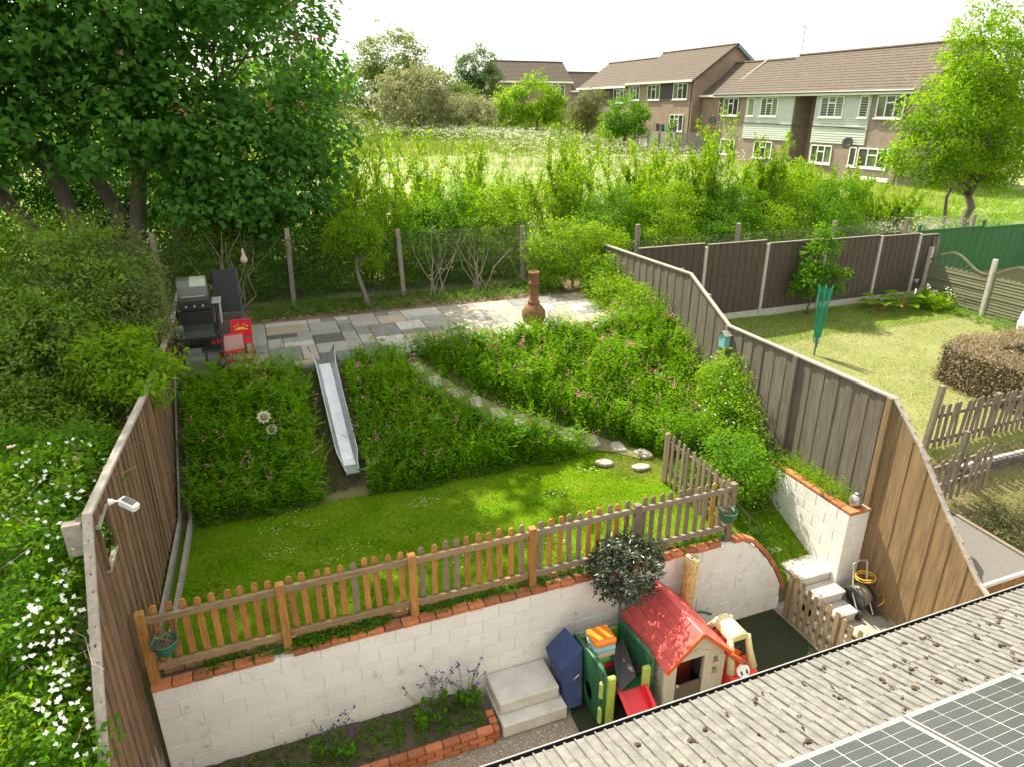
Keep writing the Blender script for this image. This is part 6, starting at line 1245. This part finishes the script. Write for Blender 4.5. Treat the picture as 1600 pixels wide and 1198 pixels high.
# neighbouring garden plants
t = tree('rose_shrub', (14.05, 14.0, 2.2), 'leggy leafy shrub in front of the dark panel fence', 'shrub', [((14.1, 13.9, 3.7), (.6, .35, .6)), ((13.7, 13.85, 3.2), (.5, .35, .45)), ((14.6, 13.85, 3.1), (.45, .3, .4)), ((14.2, 14.0, 4.3), (.35, .3, .35))], L_MID, .09, .045, 2.4, 22, r0=.03, clump=.17)
def bigleaf(x, y, n, label):
    p = thing('rhubarb_plant', (x, y, 2.15), label, 'plant'); T = (np.array([(0, 0, 0), (-.5, .2, .1), (-.55, .6, .12), (0, 1, -.1), (.55, .6, .12), (.5, .2, .1), (0, .5, 0)]), np.array([(0, 6, 1), (1, 6, 2), (2, 6, 3), (3, 6, 4), (4, 6, 5), (5, 6, 0)]))
    for k in range(n):
        az = 2 * math.pi * k / n + random.random() * .5; D = np.array([[math.cos(az), math.sin(az), .12]]); b0 = np.array([[x + math.cos(az) * .22, y + math.sin(az) * .22, 2.15 + random.uniform(.18, .42)]])
        foliage('leaf', leafmesh(b0, D, np.array([[0, 0, 1.]]), np.array([[.38, .36]]), T), L_ASH, p); MB().tube([(x, y, 2.15), tuple(b0[0])], .012, 5).obj('stalk', pm('red_stalk', (.3, .1, .06), rnd=0), p)
bigleaf(16.2, 13.55, 8, 'broad leaved rhubarb left of the other in front of the dark fence'); bigleaf(16.9, 13.5, 9, 'broad leaved rhubarb nearest the fence corner')
fw = thing('flowering_plant', (17.9, 13.3, 2.15), 'clump of narrow leaves with white flowers in the corner of the neighbouring lawn', 'plant'); a, b = bank_pts(160, 17.5, 18.3, 12.9, 13.7); v, tp = stems(a, b, .4, 10, .14, .02, .35); foliage('leaves', v, L_ASH, fw); P = np.repeat(tp[:14] + [0, 0, .08], 7, 0) + rng.normal(size=(98, 3)) * .03; foliage('flowers', leafmesh(P, rng.normal(size=P.shape), rng.normal(size=P.shape) + [0, 0, 1], lw(98, .05, .04)), F_WHITE, fw)
a, b = bank_pts(240, 17.4, 18.5, 9.2, 12.9); a = 18.5 - (18.5 - a) * .6; v, tp = stems(a, b, .2, 9, .08, .02, .4); o = stuff(foliage('weeds', v, L_MID)); o['label'] = 'weeds at the foot of the wavy fence'
hg = thing('clipped_hedge', (13.7, 8.8, 1.9), 'browning clipped hedge bending round the corner of the neighbouring lawn', 'hedge')
def hedge_pts(n, lo, hi):
    P = rng.random((n, 3)) * (np.array(hi) - lo) + lo; f = rng.integers(0, 6, n); N = np.zeros((n, 3))
    for k, (ax_, e) in enumerate([(2, 1), (2, 1), (0, 0), (0, 1), (1, 0), (1, 1)]):
        m_ = f == k; P[m_, ax_] = (hi if e else lo)[ax_]; N[m_, ax_] = 1 if e else -1
    return P + rng.normal(size=P.shape) * .045 + .05 * np.sin(P * 4 + 1)[:, [1, 2, 0]], N
hl = []
for lo, hi, n in (((13.5, 7.75, 1.85), (14.1, 9.65, 2.8), 9000), ((14.1, 9.0, 1.95), (18.3, 9.65, 2.82), 14000), ((14.1, 7.75, 1.8), (16.5, 8.2, 2.5), 6000)):
    P, N = hedge_pts(n, lo, hi); hl.append(leafmesh(P, rng.normal(size=P.shape) + N * .4, N + rng.normal(size=P.shape) * .6, lw(n, .05, .026)))
foliage('leaves', joinvf(hl), L_HEDGE, hg)
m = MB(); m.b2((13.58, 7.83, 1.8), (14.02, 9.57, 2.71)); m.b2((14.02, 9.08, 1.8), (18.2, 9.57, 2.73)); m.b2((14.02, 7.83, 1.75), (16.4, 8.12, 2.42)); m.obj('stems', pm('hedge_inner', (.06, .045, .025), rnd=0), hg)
sw = stuff(foliage('bank_scrub', crown([((10.3 + k * .45, 5.95 + .12 * math.sin(k), 1.0 + .1 * math.sin(k * 2)), (.4, .5, .36)) for k in range(9)], 1.1, .07, .02, T_DIA, .16, 20, .5, .4), lm('dull_leaf', (.07, .09, .035), (.16, .16, .07), .3))); sw['label'] = 'dull grassy scrub on the bank below the neighbouring picket fence'

# ------------------------------------------------------------------ grass, field flowers
def blades(n, a0, a1, b0, b1, h, w, keep=None, mat=None, name='grass', label='', lean=.5, zf=None):
    a = rng.uniform(a0, a1, n); b = b0 + (b1 - b0) * rng.random(n)
    if keep is not None: q = keep(a, b); a, b = a[q], b[q]
    P = np.stack([a, b, gz(a, b)], 1); D = np.stack([rng.normal(0, lean, len(a)), rng.normal(0, lean, len(a)), np.ones(len(a))], 1)
    o = stuff(foliage(name, leafmesh(P, D, rng.normal(size=P.shape), lw(len(a), h, w, .45), T_BLADE), mat)); o['label'] = label; return o
blades(95000, -1.5, 6.15, 7.05, 10.1, .034, .009, lambda a, b: rng.random(len(a)) < .25 + .75 * pat(a, b, 1), L_GRASS, 'lawn_grass', 'short green grass of the lawn', 1.2)
blades(12000, 5.0, 6.7, 8.2, 10.2, .05, .008, lambda a, b: np.hypot((a - 5.95) / .55, (b - 9.4) / .6) + .35 * rng.random(len(a)) < 1.1, L_DRY, 'lawn_grass', 'thin dry grass round the last stepping stones', .8)
blades(9000, .62, 1.0, 10.1, 12.3, .035, .008, None, lm('mossy_blade', (.05, .075, .012), (.10, .11, .025), .3), 'lawn_grass', 'mossy grass strip left of the slide', .9)
blades(60000, 8.65, 18.5, 7.5, 14.25, .035, .012, lambda a, b: rng.random(len(a)) < .35 + .65 * pat(a, b, .8), L_DRY, 'lawn_grass', 'dry mown grass of the neighbouring lawn', .9)
blades(26000, 8.65, 18.5, 12.4, 14.25, .04, .012, None, L_GRASS, 'lawn_grass', 'greener grass strip colouring in the shade of the dark panel fence', .9)  # darker green band paints the fence's cast shadow onto the dry lawn
blades(14000, 8.7, 15, 4.8, 7.4, .10, .012, None, L_DRY, 'bank_grass', 'rough dry grass on the neighbouring bank', .7)
blades(30000, -2, 30, 17.2, 24, .22, .016, None, L_MID, 'field_grass', 'rank grass under the young shrubs', .4)
bare = lambda a, b: rng.random(len(a)) < np.where((b > 30) & (b < 50) & (a < 24 + 6 * np.sin(b)), .12 + .4 * pat(a, b, .35), .9)
blades(70000, -16, 36, 24, 60, .36, .035, bare, L_FIELD, 'field_grass', 'straw and green grass of the open field', .4)
blades(45000, -20, 45, 50, 100, .55, .08, None, L_FAR, 'field_grass', 'greener far part of the field', .4)
n = 150; C = np.stack([rng.uniform(-1.0, 5.5, n), rng.uniform(7.4, 10, n), np.zeros(n)], 1); C = C[::12][rng.integers(0, len(C[::12]), 190)] + rng.normal(size=(190, 3)) * [.14, .08, 0]; C[:, 2] = gz(C[:, 0], C[:, 1]) + .055
o = stuff(foliage('daisies', leafmesh(np.repeat(C, 3, 0), rng.normal(size=(570, 3)) * [1, 1, .1], np.tile([0, 0, 1.], (570, 1)), lw(570, .011, .011)), F_WHITE)); o['label'] = 'small white daisies scattered in the lawn'
def parsley(n, fa, label, s=.07, hh=1.0):
    a, b = fa(n); z = gz(a, b) + hh * rng.uniform(.6, 1.1, n); C = np.stack([a, b, z], 1); k = 5; P = np.repeat(C, k, 0) + rng.normal(size=(n * k, 3)) * [s * 1.6, s * 1.6, s * .6]
    fl = leafmesh(P, rng.normal(size=P.shape), rng.normal(size=P.shape) * .5 + [0, -.2, 1], lw(n * k, s, s)); o = stuff(foliage('cow_parsley', fl, F_PARS)); o['label'] = label
    st_ = np.stack([a, b, gz(a, b)], 1); D = C - st_; L = np.linalg.norm(D, axis=1); g2 = stuff(foliage('cow_parsley_stems', leafmesh(np.repeat(st_, 3, 0) + rng.normal(size=(n * 3, 3)) * [.1, .1, 0], np.repeat(D, 3, 0) + rng.normal(size=(n * 3, 3)) * .2, rng.normal(size=(n * 3, 3)), np.stack([np.repeat(L, 3) * rng.uniform(.6, 1, n * 3), np.full(n * 3, s * .4)], 1), T_BLADE), L_FAR)); g2['label'] = 'stems and leaves of ' + label
parsley(2600, lambda n: (rng.uniform(16, 33, n) + rng.normal(0, 1.5, n), rng.uniform(36, 70, n)), 'white cow parsley flowering across the middle of the field', .055)
parsley(1200, lambda n: (rng.uniform(-2, 26, n), rng.uniform(60, 80, n)), 'white cow parsley in front of the far hedge', .065)
parsley(1500, lambda n: (rng.uniform(12, 25, n), rng.uniform(21, 33, n)), 'white cow parsley before the flats', .05)
parsley(1100, lambda n: (rng.uniform(18.5, 24.5, n), rng.uniform(17.2, 20.5, n)), 'white cow parsley behind the green metal fence', .042, .75)
blades(40000, 2.4, 6.6, 9.4, 12.3, .05, .01, lambda a, b: onpath(a, b, .45), L_GRASS, 'path_grass', 'grass growing over the edges of the stone path', .7)
# loose gravel chips beside the brick bed and behind the low picket fence
T_CHIP = (np.array([(-.5, 0, 0), (.5, .1, 0), (.1, .9, .1), (0, .4, .55)]), np.array([(0, 1, 3), (1, 2, 3), (2, 0, 3)]))
n = 9000; P = np.stack([rng.uniform(-.2, 3.05, n), rng.uniform(4.3, 5.97, n), np.zeros(n)], 1); g_ = np.stack([rng.uniform(7.2, 8.5, 700), rng.uniform(4.6, 5.9, 700), np.full(700, .008)], 1); P = np.concatenate([P, g_]); n = len(P)
o = stuff(foliage('gravel_chips', leafmesh(P, rng.normal(size=P.shape) * [1, 1, .1], np.tile([0, 0, 1.], (n, 1)), lw(n, .024, .02, .5), T_CHIP), lm('gravel_chip', (.22, .17, .12), (.52, .46, .38), 0))); o['label'] = 'loose pale brown gravel chips on the lower path'
blades(16000, -1.5, 6.1, 7.05, 10.05, .045, .014, lambda a, b: pat(a + 3, b + 1, 2.3) > .72, L_MID, 'lawn_clover', 'darker clover patches in the lawn', 1.3)
blades(30000, 20, 44, 20.5, 33, .16, .03, None, L_GRASS, 'field_grass', 'mown green grass in front of the flats', .7)
